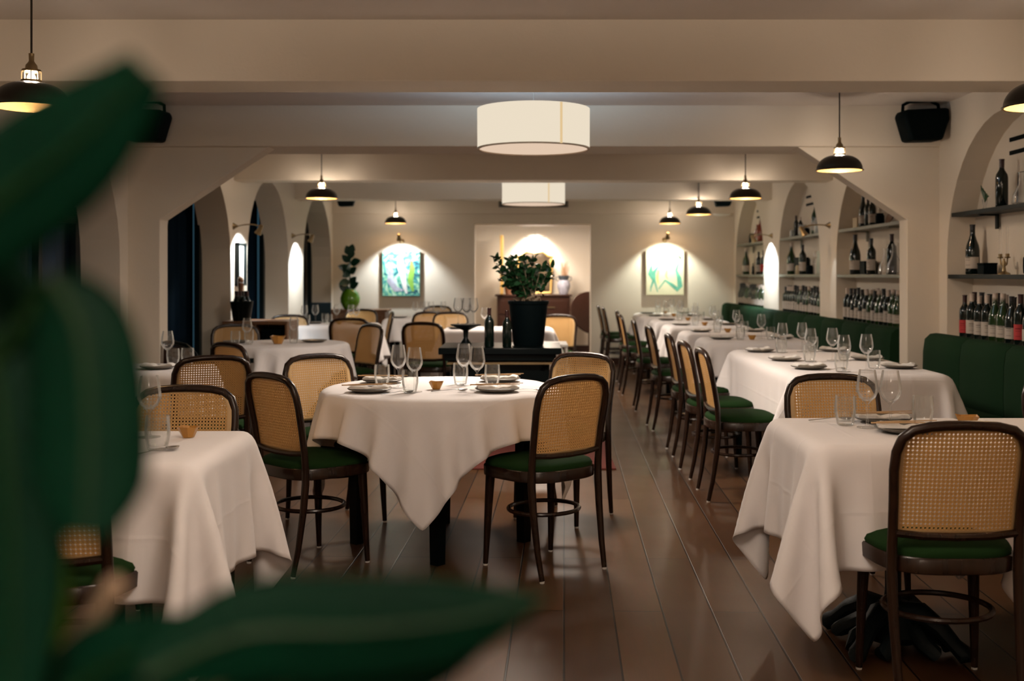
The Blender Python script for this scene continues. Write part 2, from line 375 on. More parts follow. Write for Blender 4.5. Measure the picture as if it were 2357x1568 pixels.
# ------------------------------------------------------------------ the room
W, CZ, BZ, YF, YB = 2.89, 2.50, 2.21, 15.65, -2.6
mb = MB(); mb.add([(-W-0.4, YB, 0), (W+0.4, YB, 0), (W+0.4, 18.6, 0), (-W-0.4, 18.6, 0)], [(0, 1, 2, 3)])
struct('floor', mb, 'floor')
mb = MB(); mb.box((0, (YB+18.6)/2, CZ+0.05), (2*W+0.8, 18.6-YB, 0.1)); struct('ceiling', mb, 'ceiling')
ARCH = [(0.05, 1.95), (2.90, 4.75), (5.75, 7.59), (8.53, 10.37), (10.96, 12.81), (13.63, 15.52)]
def side_wall(name, sx, depth, sill, thick):
    mb = MB(); X0 = sx*W; X1 = sx*(W+depth)
    NA = 20; cur = YB
    def quad(a, b, c, d): mb.add([a, b, c, d], [(0, 1, 2, 3)])
    for (a, b) in ARCH:
        quad((X0, cur, 0), (X0, a, 0), (X0, a, CZ), (X0, cur, CZ))
        r = (b-a)/2; c = (a+b)/2; zs = 1.40
        arc = [(c-r*math.cos(PI*i/NA), zs+r*math.sin(PI*i/NA)*1.0) for i in range(NA+1)]
        quad((X0, a, 0), (X0, b, 0), (X0, b, sill), (X0, a, sill))
        out = [(a, sill)]+arc+[(b, sill)]
        for i in range(NA): quad((X0, arc[i][0], arc[i][1]), (X0, arc[i+1][0], arc[i+1][1]), (X0, arc[i+1][0], CZ), (X0, arc[i][0], CZ))
        for i in range(len(out)-1): quad((X0, *out[i]), (X0, *out[i+1]), (X1, *out[i+1]), (X1, *out[i]))
        quad((X0, a, sill), (X0, b, sill), (X1, b, sill), (X1, a, sill))
        if thick:   # closed niche
            for i in range(NA): quad((X1, arc[i][0], arc[i][1]), (X1, arc[i+1][0], arc[i+1][1]), (X1, arc[i+1][0], sill), (X1, arc[i][0], sill))
        cur = b
    quad((X0, cur, 0), (X0, YF, 0), (X0, YF, CZ), (X0, cur, CZ))
    return struct(name, mb, 'plaster')
side_wall('wall_right', 1, 0.18, 0.87, True)
side_wall('wall_left', -1, 0.29, 0.42, False)
mb = MB(); mb.box((0, YB-0.05, CZ/2), (2*W+0.6, 0.1, CZ)); struct('wall_back', mb, 'plaster')
# far wall with the square opening
OX0, OX1, OZ = -0.85, 0.825, 2.03
mb = MB(); mb.prism([(-W-0.4, 0), (OX0, 0), (OX0, OZ), (OX1, OZ), (OX1, 0), (W+0.4, 0), (W+0.4, CZ), (-W-0.4, CZ)], 'y', YF, YF+0.28)
struct('wall_front', mb, 'plaster')
mb = MB(); mb.box((-1.25, 17.2, CZ/2), (0.1, 2.6, CZ)); mb.box((1.6, 17.2, CZ/2), (0.1, 2.6, CZ)); mb.box((0.2, 18.45, CZ/2), (3.0, 0.1, CZ))
struct('wall_alcove', mb, 'plaster')
mb = MB(); mb.box((-(W+OX0*-1)/2-0.0, YF-0.012, 0.05), (W+OX0, 0.024, 0.10)); mb.box(((W+OX1)/2, YF-0.012, 0.05), (W-OX1, 0.024, 0.10))
struct('baseboard_front', mb, 'darkwood')
mb = MB(); mb.box((0.2, 18.388, 0.05), (2.7, 0.024, 0.10)); struct('baseboard_alcove', mb, 'darkwood')
# beams across the ceiling
for i, (a, b, z) in enumerate([(-0.1, 0.22, BZ), (5.11, 5.43, BZ), (10.48, 10.78, BZ), (13.15, 13.46, BZ), (15.60, 15.66, 2.17)]):
    mb = MB(); mb.box((0, (a+b)/2, (z+CZ)/2+0.01), (2*W+0.02, b-a, CZ-z+0.02)); struct('trim_%d' % (i+1), mb, 'plaster', bevel=0.006)
# portal frame with chamfered corners
mb = MB()
mb.box((0, 7.96, (BZ+CZ)/2+0.01), (2*W+0.02, 0.50, CZ-BZ+0.02)); struct('trim_6', mb, 'plaster', bevel=0.006)
mb = MB()
for s_ in (-1, 1):
    pl = [(s_*(W+0.01), 0), (s_*2.66, 0), (s_*2.66, 1.69), (s_*1.88, BZ), (s_*(W+0.01), BZ)]
    mb.prism(pl if s_ < 0 else pl[::-1], 'y', 7.735, 7.90)
struct('trim_7', mb, 'plaster', bevel=0.006)

# windows of the left wall: frame, glass, curtain behind
def pleats(y0, y1, x, z0, z1, n, amp):
    mb = MB(); k = n*6; vs = []
    for i in range(k+1):
        y = y0+(y1-y0)*i/k; xx = x+amp*math.sin(2*PI*n*i/k)+0.3*amp*math.sin(5.1*PI*n*i/k)
        vs += [(xx, y, z0), (xx, y, z1)]
    mb.add(vs, [(2*i, 2*i+2, 2*i+3, 2*i+1) for i in range(k)]); return mb
for i, (a, b) in enumerate(ARCH):
    xw = -W-0.30
    mb = MB(); mb.box((xw, a+0.04, 1.4), (0.05, 0.08, 1.97)); mb.box((xw, b-0.04, 1.4), (0.05, 0.08, 1.97))
    mb.box((xw, (a+b)/2, 0.45), (0.05, b-a, 0.08)); mb.box((xw, (a+b)/2, 2.36), (0.05, b-a, 0.06))
    if i < 3: mb.box((xw, (a+b)/2, 1.68), (0.05, b-a, 0.05))
    for k in ((1, 2) if i < 3 else ()): mb.box((xw, a+(b-a)*k/3, 1.4), (0.045, 0.05, 1.95))
    w = struct('window_%d' % (i+1), mb, 'winframe')
    mb = MB(); mb.box((xw-0.01, (a+b)/2, 1.4), (0.008, b-a, 1.95)); g = obj('window_glass', mb, 'winpane', w, smooth=False) if i < 3 else None
    cu = obj('curtain', pleats(a-0.1, b+0.1, xw-0.09, 0.40, 2.42, 12, 0.02), 'curtain_pale' if i == 2 else 'curtain', w, fix=False)
    bk = MB(); bk.box((xw-0.16, (a+b)/2, 1.42), (0.02, b-a+0.3, 2.2)); obj('window_backing', bk, 'winglass', w, smooth=False)

# ------------------------------------------------------------------ lamps
def make_pendant():
    t = thing('pendant_lamp', 'x', 'lamp')
    mb = MB(); mb.lathe([(0.0045, 0.215), (0.0045, 1.2)], 6); obj('cord', mb, 'cord', t)
    mb = MB(); mb.lathe([(0.011, 0.215), (0.010, 0.185), (0.014, 0.178), (0.022, 0.168), (0.024, 0.152), (0.036, 0.150), (0.038, 0.142), (0.030, 0.138), (0.0, 0.138)], 16); obj('cap', mb, 'oldbrass', t)
    g = MB()
    for k in range(8):
        a = 2*PI*(k+0.5)/8; g.box((0.036*math.cos(a), 0.036*math.sin(a), 0.124), (0.004, 0.004, 0.042), rz=a)
    g.lathe([(0.030, 0.108), (0.040, 0.108), (0.040, 0.100), (0.046, 0.097), (0.028, 0.097)], 16); obj('gallery', g, 'oldbrass', t)
    mb = MB(); mb.lathe([(0.0, 0.142), (0.009, 0.136), (0.016, 0.122), (0.017, 0.112), (0.010, 0.100), (0.0, 0.097)], 12); obj('bulb', mb, 'bulb', t)
    R = 0.150; pr = []
    for k in range(11):
        a = PI/2*k/10; pr.append((0.028+(R-0.03)*math.sin(a)**0.92, 0.004+0.094*math.cos(a)))
    outer = pr; inner = [(r-0.004, z-0.003) for r, z in reversed(pr)]
    prof = outer+[(R+0.006, 0.0), (R+0.004, -0.004), (R-0.006, -0.003)]+inner
    mis = [0]*(len(outer)+1)+[1]*(len(prof)-len(outer)-2)+[1]
    mb = MB(); vs = []; n = 32
    mb.lathe(prof, n, mis=mis)
    # open at the top ring: drop the two caps
    mb.f = mb.f[:-2]; mb.m = mb.m[:-2]
    obj('lamp_shade', mb, ['shade_out', 'brass'], t, ang=60)
    light('bulb_light', 'POINT', (0, 0, 0.055), P_PENDANT, WARM, t, 0.03)
    light('gallery_light', 'POINT', (0, 0, 0.120), P_GALLERY, SOFT, t, 0.03)
    return t
PEND = [(-2.02, 4.37, 1.974, 'dark domed pendant lamp hanging nearest the near window on the left'), (2.04, 4.35, 1.974, 'dark domed pendant lamp with gold inside cut by the right edge'),
        (2.02, 7.17, 1.989, 'dark domed pendant lamp hanging before the portal above the long bench table'),
        (-2.00, 10.25, 2.020, 'dark domed pendant lamp above the round table by the left windows'), (2.00, 10.25, 2.020, 'dark domed pendant lamp hanging second along the bench side, beyond the portal'),
        (1.98, 13.02, 2.02, 'dark domed pendant lamp hanging third along the bench side'), (-1.93, 15.2, 2.018, 'small dark pendant lamp above the teal painting'),
        (1.914, 15.25, 2.018, 'small dark pendant lamp above the cream painting'),
        (-2.02, -1.4, 1.98, 'added unseen pendant lamp behind the camera, window side'), (2.02, -1.4, 1.98, 'added unseen pendant lamp behind the camera, bench side'),  # unseen pendants from here on, added to light the near end
        (-2.02, 1.4, 1.98, 'added unseen pendant lamp outside the frame, left of the camera'), (2.02, 1.4, 1.98, 'added unseen pendant lamp outside the frame, right of the camera')]
for x, y, z, lb in PEND:
    p = place('pendant', make_pendant, (x, y, z), 0, lb, 'dark domed pendant lamps')
    for ch in p.children:
        if ch.name.startswith('cord'): ch.scale = (1, 1, (CZ-z)/1.2+0.0) if False else (1, 1, 1)
# cords reach the ceiling exactly
for p in [o for o in bpy.data.objects if o.name.startswith('pendant_lamp')]:
    for ch in p.children:
        if ch.name.split('.')[0] == 'cord':
            h = CZ-p.location.z; ch.scale = (1, 1, (h-0.215)/(1.2-0.215)); ch.location.z = 0.215*(1-ch.scale[2])
def make_drum():
    t = thing('drum_lamp', 'x', 'lamp')
    R, H = 0.33, 0.235
    mb = MB(); n = 48; vs = []; fs = []
    mb.lathe([(R, 0), (R*1.003, H)], n); mb.f = mb.f[:-2]; mb.m = mb.m[:-2]
    mb.lathe([(R-0.004, 0.0), (R-0.004, H)], n); mb.f = mb.f[:-2]; mb.m = mb.m[:-2]
    obj('lamp_shade', mb, 'drum', t)
    mb = MB(); mb.lathe([(R+0.002, -0.002), (R+0.002, 0.006), (R-0.012, 0.006), (R-0.012, -0.002), (R+0.002, -0.002)], n); mb.f = mb.f[:-2]; mb.m = mb.m[:-2]
    obj('rim', mb, 'drum_rim', t)
    mb = MB(); mb.lathe([(0, 0.004), (R-0.012, 0.004), (R-0.012, 0.008), (0, 0.008)], n); obj('diffuser', mb, 'drum_base', t)
    a = math.radians(-62); mb = MB(); mb.box(((R+0.002)*math.cos(a), (R+0.002)*math.sin(a), H/2), (0.003, 0.014, H-0.004), rz=a); obj('seam', mb, 'drum_seam', t)
    mb = MB(); mb.lathe([(0.002, H-0.03), (0.002, CZ-2.035)], 6)
    for k in range(3):
        b = 2*PI*k/3+0.5; mb.tube([(0, 0, H-0.03), ((R-0.003)*math.cos(b), (R-0.003)*math.sin(b), H-0.03)], 0.002, 5)
    obj('suspension', mb, 'steel', t)
    light('down_light', 'AREA', (0, 0, -0.006), P_DRUM_DOWN, SOFT, t, 0.6)
    light('up_light', 'POINT', (0, 0, H-0.05), P_DRUM_TOP, (0.52, 0.76, 1.0), t, 0.06)
    return t
for x, y, lb in [(0, 6.38, 'large cream fabric drum lamp hanging between the first beam and the portal'), (0, 11.4, 'cream fabric drum lamp further back, before the square opening'),
                 (0.05, 17.1, 'drum lamp inside the square opening, only its lit base showing'), (0, 2.3, 'added unseen drum lamp outside the frame above the camera'), (0, -1.3, 'added unseen drum lamp behind the camera')]:  # last two drums are unseen, added to brighten near beams and leaves
    place('drum', make_drum, (x, y, 2.035 if y < 17 else 2.07), 0, lb, None)

# unseen lamps added around the camera: dimmed downwards, drums stronger and warmer upwards
for l in [o for o in bpy.data.objects if o.type == 'LIGHT' and o.parent and o.parent.location.y < 3]:
    k = l.name.split('.')[0]; d = l.data.copy(); l.data = d
    if k == 'down_light': d.energy *= 0.25
    if k == 'up_light': d.energy *= 3.2; d.color = SOFT
    if k == 'bulb_light': d.energy *= 0.3
# swing-arm spot lamps on the walls
def spot_lamp(base, out, head, target, label, power, ang=60, col=COLD, group=None, sz=0.03):
    b = Vector(base); h = Vector(head); o = Vector(out).normalized()
    t = thing('wall_spot_lamp', label, 'lamp', b, 0, group)
    R = o.to_track_quat('Z', 'Y').to_matrix().to_4x4()
    mb = MB(); mb.lathe([(0.036, 0), (0.030, 0.006), (0.014, 0.03), (0.008, 0.045), (0.0, 0.045)], 14, T=R); obj('wall_rose', mb, 'oldbrass', t)
    hl = h-b; mid = hl*0.6+Vector((0, 0, 0.05)); pts = []
    for k in range(9):
        u = k/8; pts.append(tuple((1-u)**2*(o*0.04)+2*u*(1-u)*mid*1.1+u*u*(hl+Vector((0, 0, 0.03)))))
    mb = MB(); mb.tube(pts, 0.006, 7); obj('arm', mb, 'oldbrass', t)
    d = (Vector(target)-h).normalized(); R2 = d.to_track_quat('Z', 'Y').to_matrix().to_4x4(); R2.translation = hl
    mb = MB(); mb.lathe([(0.0, -0.05), (0.018, -0.045), (0.022, -0.02), (0.024, 0.01), (0.036, 0.05), (0.033, 0.05), (0.022, 0.015), (0.0, 0.01)], 14, T=R2); obj('lamp_head', mb, 'oldbrass', t)
    l = light('spot_light', 'SPOT', hl+d*0.055, power, col, t, sz, spot=math.radians(ang), blend=0.45); aim(l, h, target)
    return t
spot_lamp((-W, 10.40+0.06, 1.765), (1, 0, 0), (-2.66, 10.56, 1.74), (-2.90, 10.66, 1.30), 'brass swing-arm spot on the pillar above the hanging mirror', 40, 124, sz=0.03)
spot_lamp((-W, 13.0, 1.765), (1, 0, 0), (-2.68, 13.12, 1.74), (-2.90, 13.22, 1.26), 'brass swing-arm spot on the pillar between the two farthest windows', 46, 124, sz=0.03)
spot_lamp((W, 10.60, 1.78), (-1, 0, 0), (2.60, 10.50, 1.72), (2.95, 10.30, 1.0), 'dark swing-arm spot lamp with large head on pillar beside the portal niche', 2, 50, sz=0.02)
spot_lamp((W, 13.15, 1.77), (-1, 0, 0), (2.67, 13.22, 1.74), (2.90, 13.22, 1.26), 'brass swing-arm spot washing the bright pillar between the far niches', 46, 124, sz=0.03)
spot_lamp((-1.895, YF, 1.78), (0, -1, 0), (-1.895, YF-0.36, 1.83), (-1.895, YF+0.02, 1.15), 'small brass picture lamp over the teal painting', 36, 112, COLD)
spot_lamp((1.89, YF, 1.80), (0, -1, 0), (1.89, YF-0.36, 1.85), (1.89, YF+0.02, 1.15), 'small brass picture lamp over the cream painting', 30, 110, (0.93, 1.0, 0.88))

# speakers
def make_speaker():
    t = thing('wall_speaker', 'x', 'speaker')
    mb = MB(); mb.prism([(-0.155, 0.09), (0.165, 0.11), (0.17, 0.03), (0.12, -0.115), (-0.115, -0.125), (-0.17, 0.05)], 'y', -0.10, 0.06)
    o = obj('cabinet', mb, 'blackmatte', t, bevel=0.02)
    mb = MB(); mb.tube([(-0.145, -0.02, 0.06), (-0.14, -0.02, 0.13), (-0.09, -0.02, 0.155), (0.06, -0.02, 0.165), (0.12, -0.02, 0.14), (0.14, 0.0, 0.09)], 0.012, 7); obj('bracket', mb, 'blackmatte', t)
    mb = MB(); mb.box((0, 0.085, 0.02), (0.08, 0.09, 0.10)); obj('mount', mb, 'blackmatte', t)
    return t
place('speaker', make_speaker, (2.70, 7.58, 2.345), 0.15, 'black wall speaker on a curved bracket by the bottle niche', None)
place('speaker', make_speaker, (-2.70, 7.58, 2.345), -0.15, 'black wall speaker mostly behind the upper foreground leaf', None, (-1, 1, 1))
place('speaker', make_speaker, (2.39, 13.75, 2.25), 0, 'small black speaker under the far beam, bench side', None, (0.75, 0.75, 0.75))
place('speaker', make_speaker, (-2.37, 13.75, 2.25), 0, 'small black speaker under the far beam, window side', None, (0.75, 0.75, 0.75))
# vent grille on the far fascia
t = thing('air_vent', 'long grey slatted air vent on the far fascia behind the small drum lamp', 'vent', (0.0, 15.60, 2.33))
mb = MB(); mb.box((0, -0.008, 0), (1.0, 0.016, 0.13)); obj('frame', mb, 'grille', t, smooth=False, bevel=0.003)
mb = MB()
for k in range(6): mb.box((0, -0.020, -0.05+0.02*k), (0.94, 0.008, 0.008))
obj('slats', mb, 'blackmatte', t, smooth=False)
mb = MB(); mb.lathe([(0, 0), (0.06, 0.004), (0.12, 0.02), (0.125, 0.03), (0.0, 0.03)], 20)
tag(obj('wall_dish', mb, 'white', None, loc=(2.68, 15.47, 2.13)), 'shallow white dish fixed high in the far bench-side corner', 'dish')

# ------------------------------------------------------------------ chairs
def make_chair():
    t = thing('dining_chair', 'x', 'chair')
    sw = MB()
    half = [(0.190, -0.150, 0.455), (0.189, -0.156, 0.54), (0.191, -0.170, 0.63), (0.196, -0.188, 0.72), (0.193, -0.200, 0.775), (0.178, -0.209, 0.818), (0.148, -0.215, 0.842), (0.10, -0.219, 0.853), (0.05, -0.221, 0.857)]
    path = [(-x, y, z) for x, y, z in half]+[(0, -0.222, 0.858)]+list(reversed(half))
    sw.tube(path, [0.0165]+[0.0155]*(len(path)-2)+[0.0165], 10); obj('back_frame', sw, 'bentwood', t)
    for s in (-1, 1):
        mb = MB(); mb.tube([(s*0.178, -0.205, 0.008), (s*0.183, -0.182, 0.12), (s*0.188, -0.160, 0.28), (s*0.190, -0.150, 0.40), (s*0.190, -0.150, 0.456)], [0.0115, 0.0135, 0.016, 0.0175, 0.0165], 10)
        l = obj('leg', mb, 'bentwood', t); mb = MB(); mb.lathe([(0.010, 0), (0.011, 0.010), (0.0, 0.010)], 8, c=(s*0.178, -0.205, 0)); obj('foot_glide', mb, 'white', l)
    for s in (-1, 1):
        mb = MB(); mb.tube([(s*0.190, 0.178, 0.008), (s*0.187, 0.172, 0.12), (s*0.182, 0.165, 0.28), (s*0.176, 0.158, 0.43)], [0.0115, 0.0145, 0.0185, 0.022], 10)
        l = obj('leg', mb, 'bentwood', t); mb = MB(); mb.lathe([(0.010, 0), (0.011, 0.010), (0.0, 0.010)], 8, c=(s*0.190, 0.178, 0)); obj('foot_glide', mb, 'white', l)
    # seat outline
    def outline(k, z, n=36):
        r = []
        for j in range(n):
            a = 2*PI*j/n; c, s = math.cos(a), math.sin(a)
            e = 0.62; x = (abs(c)**e)*(1 if c >= 0 else -1); y = (abs(s)**e)*(1 if s >= 0 else -1)
            wx = 0.221+0.020*y
            r.append((x*wx*k, 0.018+y*0.208*k, z))
        return r
    mb = MB(); mb.rings([outline(0.97, 0.408), outline(1.0, 0.412), outline(1.005, 0.452), outline(0.985, 0.458)]); obj('seat_frame', mb, 'bentwood', t)
    mb = MB(); mb.rings([outline(0.955, 0.452), outline(0.975, 0.466), outline(0.94, 0.480), outline(0.80, 0.491), outline(0.5, 0.498), outline(0.15, 0.500)]); obj('seat', mb, 'velvet', t, ang=70)
    mb = MB(); mb.tube([(0.163*math.cos(2*PI*j/28), -0.002+0.150*math.sin(2*PI*j/28), 0.262) for j in range(28)], 0.0095, 8, closed=True); obj('stretcher', mb, 'bentwood', t)
    mb = MB(); mb.tube([(-0.185, -0.156, 0.528), (-0.10, -0.166, 0.520), (0, -0.170, 0.518), (0.10, -0.166, 0.520), (0.185, -0.156, 0.528)], 0.012, 8); obj('lower_rail', mb, 'bentwood', t)
    # cane panel: a curved sheet with a pale solid rim, fixed to the sitter's side of the frame
    def yb(z): return np.interp(z, [0.5, 0.54, 0.63, 0.72, 0.775, 0.82, 0.86], [-0.150, -0.156, -0.170, -0.188, -0.200, -0.209, -0.215])
    rows = 26; cols = 20; z0, z1 = 0.522, 0.852
    def hw(z):
        w = 0.186
        if z > 0.762: u = (z-0.762)/0.092; w = 0.186-0.086*(1-math.sqrt(max(0, 1-u*u)))*1.15
        if z < 0.545: w -= (0.545-z)*0.5
        return w
    vs = []; fs = []; mi = []; uvs = []
    for i in range(rows+1):
        z = z0+(z1-z0)*(1-(1-i/rows)**1.25); h = hw(z)
        for j in range(cols+1):
            q = j/cols*2-1; x = q*h
            vs.append((x, yb(z)+0.010-0.018*(1-(x/0.186)**2), z)); uvs.append((x/0.0125, z/0.0125))
    for i in range(rows):
        for j in range(cols):
            f = (i*(cols+1)+j, i*(cols+1)+j+1, (i+1)*(cols+1)+j+1, (i+1)*(cols+1)+j); fs.append(f)
            mi.append(1 if (j in (0, cols-1) or i == 0 or i >= rows-2) else 0)
    mb = MB(); mb.add(vs, fs); mb.m = mi
    me = mb.mesh('cane_panel', ['cane', 'cane_rim']); uvl = me.uv_layers.new(name='UVMap')
    for lp in me.loops: uvl.data[lp.index].uv = uvs[lp.vertex_index]
    o = obj('cane_panel', me, None, t); sd = o.modifiers.new('thickness', 'SOLIDIFY'); sd.thickness = 0.004; sd.offset = 0
    return t
def face(dx, dy): return math.atan2(-dx, dy)
CH = [  # x, y (chair centre), facing x, y, label
    (1.262, 3.40, 0.0, 1.0, 'cane-backed chair seen from behind, largest one, at the front bench-side table'),
    (1.295, 4.49, 0.03, -1.0, 'cane-backed chair facing the camera behind the front bench-side table'),
    (2.32, 4.50, -0.0, -1.0, 'cane-backed chair showing only its edge at the frame border above the front table'),
    (-1.345, 3.10, 0.0, 1.0, 'cane-backed chair half hidden by the foreground leaves at the front window-side table'),
    (-1.345, 4.00, 0.02, -1.0, 'golden cane chair facing the camera behind the front window-side table'),
    (0.045, 4.84, -0.63, 0.777, 'cane chair turned three-quarters away at the round table, aisle side'),
    (-1.010, 4.91, 0.70, 0.71, 'cane chair with dark green seat seen from behind, front window side of the round table'),
    (-1.04, 5.72, 0.62, -0.78, 'cane chair facing the camera at the back window side of the round table'),
    (0.16, 5.82, -0.55, -0.83, 'cane chair facing the camera at the back aisle side of the round table'),
    (-1.80, 5.98, -0.42, 0.90, 'cane chair seen from behind between the front window-side and round tables'),
    (-1.80, 7.05, 0.66, 0.75, 'brown cane chair turned sideways before the large round window table'),
    (-2.50, 9.25, 0.45, -0.9, 'golden cane chair by the darkest window behind the round window table'),
    (-1.58, 9.35, -0.78, -0.62, 'small cane chair angled at the aisle side of the round window table'),
    (-1.84, 11.05, 0.0, 1.0, 'dark-framed cane chair seen from behind, before the second window table'),
    (-2.58, 11.45, 0.2, -1.0, 'cane chair half hidden behind the walnut service cabinet'),
    (-2.15, 13.35, 0.0, -1.0, 'cane chair facing the camera behind the glass-laden window table'),
    (-1.86, 12.62, -0.97, -0.2, 'cane chair seen edge-on at the aisle side of the glass-laden window table'),
    (-0.955, 10.05, 0.25, 0.97, 'cane chair with dark frame seen from behind, left of the black serving table'),
    (-1.28, 12.9, -0.3, 0.95, 'cane chair seen nearly edge-on between the two centre tables'),
    (-0.93, 12.35, 0.15, -1.0, 'cane chair facing the camera behind the middle white table'),
    (-1.33, 14.85, 0.0, -1.0, 'farthest cane chair against the wall beneath the teal painting'),
    (0.22, 11.55, -0.25, -0.97, 'tall cane chair beside the square opening, right of the plant pot'),
    (1.20, 6.38, 1.0, 0.02, 'first cane chair from the front in the bench row, side-on'),
    (1.19, 7.07, 1.0, 0.05, 'second cane chair from the front in the bench row, side-on'),
    (1.20, 7.92, 1.0, 0.0, 'third cane chair from the front in the bench row, side-on'),
    (1.19, 9.20, 1.0, 0.04, 'fourth cane chair from the front in the bench row'),
    (1.18, 10.48, 1.0, -0.03, 'fifth cane chair from the front in the bench row'),
    (1.16, 11.88, 1.0, 0.03, 'sixth cane chair from the front in the bench row'),
    (1.22, 13.05, 1.0, 0.0, 'seventh cane chair from the front in the bench row'),
    (1.14, 14.42, 1.0, 0.0, 'second farthest cane chair of the bench row'),
    (1.12, 15.15, 1.0, 0.0, 'farthest cane chair of the bench row, against the far wall'),
]
for x, y, fx, fy, lb in CH:
    place('chair', make_chair, (x, y, 0), face(fx, fy), lb, 'bentwood cane-backed dining chairs')

# ------------------------------------------------------------------ tablecloths: a small cloth solver drapes each kind once
def drape(ax, ay, cx, cy, rnd=None, rot=0.0, nx=46, ny=46, steps=200, seed=1, ztop=0.756):
    """ax, ay: half sizes of the table top (or rnd: its radius); cx, cy: half sizes of the cloth"""
    rng = np.random.RandomState(seed)
    gx, gy = np.meshgrid(np.linspace(-cx, cx, nx), np.linspace(-cy, cy, ny), indexing='ij')
    c, s = math.cos(rot), math.sin(rot)
    Pn = np.stack([gx*c-gy*s, gx*s+gy*c, np.full_like(gx, ztop)], -1)
    if rnd: inside = np.hypot(Pn[..., 0], Pn[..., 1]) < rnd
    else: inside = (np.abs(Pn[..., 0]) < ax) & (np.abs(Pn[..., 1]) < ay)
    w = np.where(inside, 0.0, 1.0)[..., None]
    Pn[..., 2] += np.where(inside, 0, -0.002)
    Pn[..., :2] += rng.normal(0, 0.0012, Pn[..., :2].shape)*w
    Vl = np.zeros_like(Pn); dx = 2*cx/(nx-1); dy = 2*cy/(ny-1); dg = math.hypot(dx, dy)
    def sl(a, b, st, axis, par):
        i0 = [slice(None)]*2; i1 = [slice(None)]*2
        return None
    cons = []
    def addc(di, dj, L, k, cond=None):
        for pi in range(2):
            for pj in range(2):
                if di and not dj and pj: continue
                if dj and not di and pi: continue
                ni, nj = nx-di, ny-abs(dj)
                st_i = 2 if di else 1; st_j = 2 if (dj and not di) else 1
                if di and dj and pj: continue
                oi = pi*di if di else 0
                if di == 2: # skip-one bending, four phases along i
                    pass
                a_i = slice(oi, ni, 2*di if di else 1)
                if di:
                    b_i = slice(oi+di, nx, 2*di)
                    if dj > 0: a_j = slice(0, ny-dj); b_j = slice(dj, ny)
                    elif dj < 0: a_j = slice(-dj, ny); b_j = slice(0, ny+dj)
                    else: a_j = b_j = slice(None)
                    cons.append((a_i, a_j, b_i, b_j, L, k))
                else:
                    oj = pj*dj
                    cons.append((slice(None), slice(oj, ny-dj, 2*dj), slice(None), slice(oj+dj, ny, 2*dj), L, k))
    addc(1, 0, dx, 1.0); addc(0, 1, dy, 1.0); addc(1, 1, dg, 0.35); addc(1, -1, dg, 0.35)
    for di, dj, L in ((2, 0, 2*dx), (0, 2, 2*dy)):
        if di:
            for o in range(4):
                cons.append((slice(o, nx-2, 4), slice(None), slice(o+2, nx, 4), slice(None), L, 0.18))
        else:
            for o in range(4):
                cons.append((slice(None), slice(o, ny-2, 4), slice(None), slice(o+2, ny, 4), L, 0.18))
    dt = 0.022
    for st in range(steps):
        Vl[..., 2] -= 9.8*dt; Vl *= 0.975 if st < steps*0.7 else 0.93
        old = Pn.copy(); Pn = Pn+Vl*dt*w
        for it in range(14):
            for (ai, aj, bi, bj, L, k) in cons:
                A = Pn[ai, aj]; B = Pn[bi, bj]
                n0 = min(A.shape[0], B.shape[0]); n1 = min(A.shape[1], B.shape[1])
                A = A[:n0, :n1]; B = B[:n0, :n1]
                wa = w[ai, aj][:n0, :n1]; wb = w[bi, bj][:n0, :n1]; ws = wa+wb+1e-9
                d = B-A; ln = np.sqrt((d*d).sum(-1, keepdims=True))+1e-9
                diff = (ln-L)/ln*d*k/ws
                Pn[ai, aj][:n0, :n1] += diff*wa
                Pn[bi, bj][:n0, :n1] -= diff*wb
            x, y, z = Pn[..., 0], Pn[..., 1], Pn[..., 2]
            if rnd:
                r = np.hypot(x, y); m = (r < rnd+0.012) & (z < ztop-0.001) & (w[..., 0] > 0)
                f = np.where(m, (rnd+0.012)/np.maximum(r, 1e-6), 1.0); Pn[..., 0] *= f; Pn[..., 1] *= f
            else:
                ex, ey = ax+0.012, ay+0.012
                m = (np.abs(x) < ex) & (np.abs(y) < ey) & (z < ztop-0.001) & (w[..., 0] > 0)
                px = ex-np.abs(x); py = ey-np.abs(y); mx = m & (px <= py); my = m & (px > py)
                Pn[..., 0] = np.where(mx, np.sign(x)*ex, x); Pn[..., 1] = np.where(my, np.sign(y)*ey, y)
        Vl = (Pn-old)/dt
    Pn[..., 2] = np.where(inside, ztop, Pn[..., 2])
    return Pn
def cloth_mesh(name, Pn, tile=(1, 1)):
    nx, ny = Pn.shape[:2]; me = bpy.data.meshes.new(name)
    vs = [tuple(p) for p in Pn.reshape(-1, 3)]
    me.from_pydata(vs, [], [(i*ny+j, (i+1)*ny+j, (i+1)*ny+j+1, i*ny+j+1) for i in range(nx-1) for j in range(ny-1)])
    me.materials.append(M['linen']); uvl = me.uv_layers.new(name='UVMap')
    uv = [(i/(nx-1)*tile[0], j/(ny-1)*tile[1]) for i in range(nx) for j in range(ny)]
    for lp in me.loops: uvl.data[lp.index].uv = uv[lp.vertex_index]
    me.polygons.foreach_set('use_smooth', [True]*len(me.polygons)); me.update(); return me
CL = {
    'square': cloth_mesh('tablecloth', drape(0.365, 0.335, 0.745, 0.715, seed=3, steps=230)),
    'round': cloth_mesh('tablecloth', drape(0, 0, 0.765, 0.765, rnd=0.57, rot=PI/4, seed=5, steps=230)),
    'row': cloth_mesh('tablecloth', drape(0.435, 0.325, 0.80, 0.60, seed=8, nx=42, ny=34, steps=150)),
    'long': cloth_mesh('tablecloth', drape(0.435, 1.0, 0.82, 1.36, seed=9, nx=40, ny=66, steps=170), (1, 3)),
}
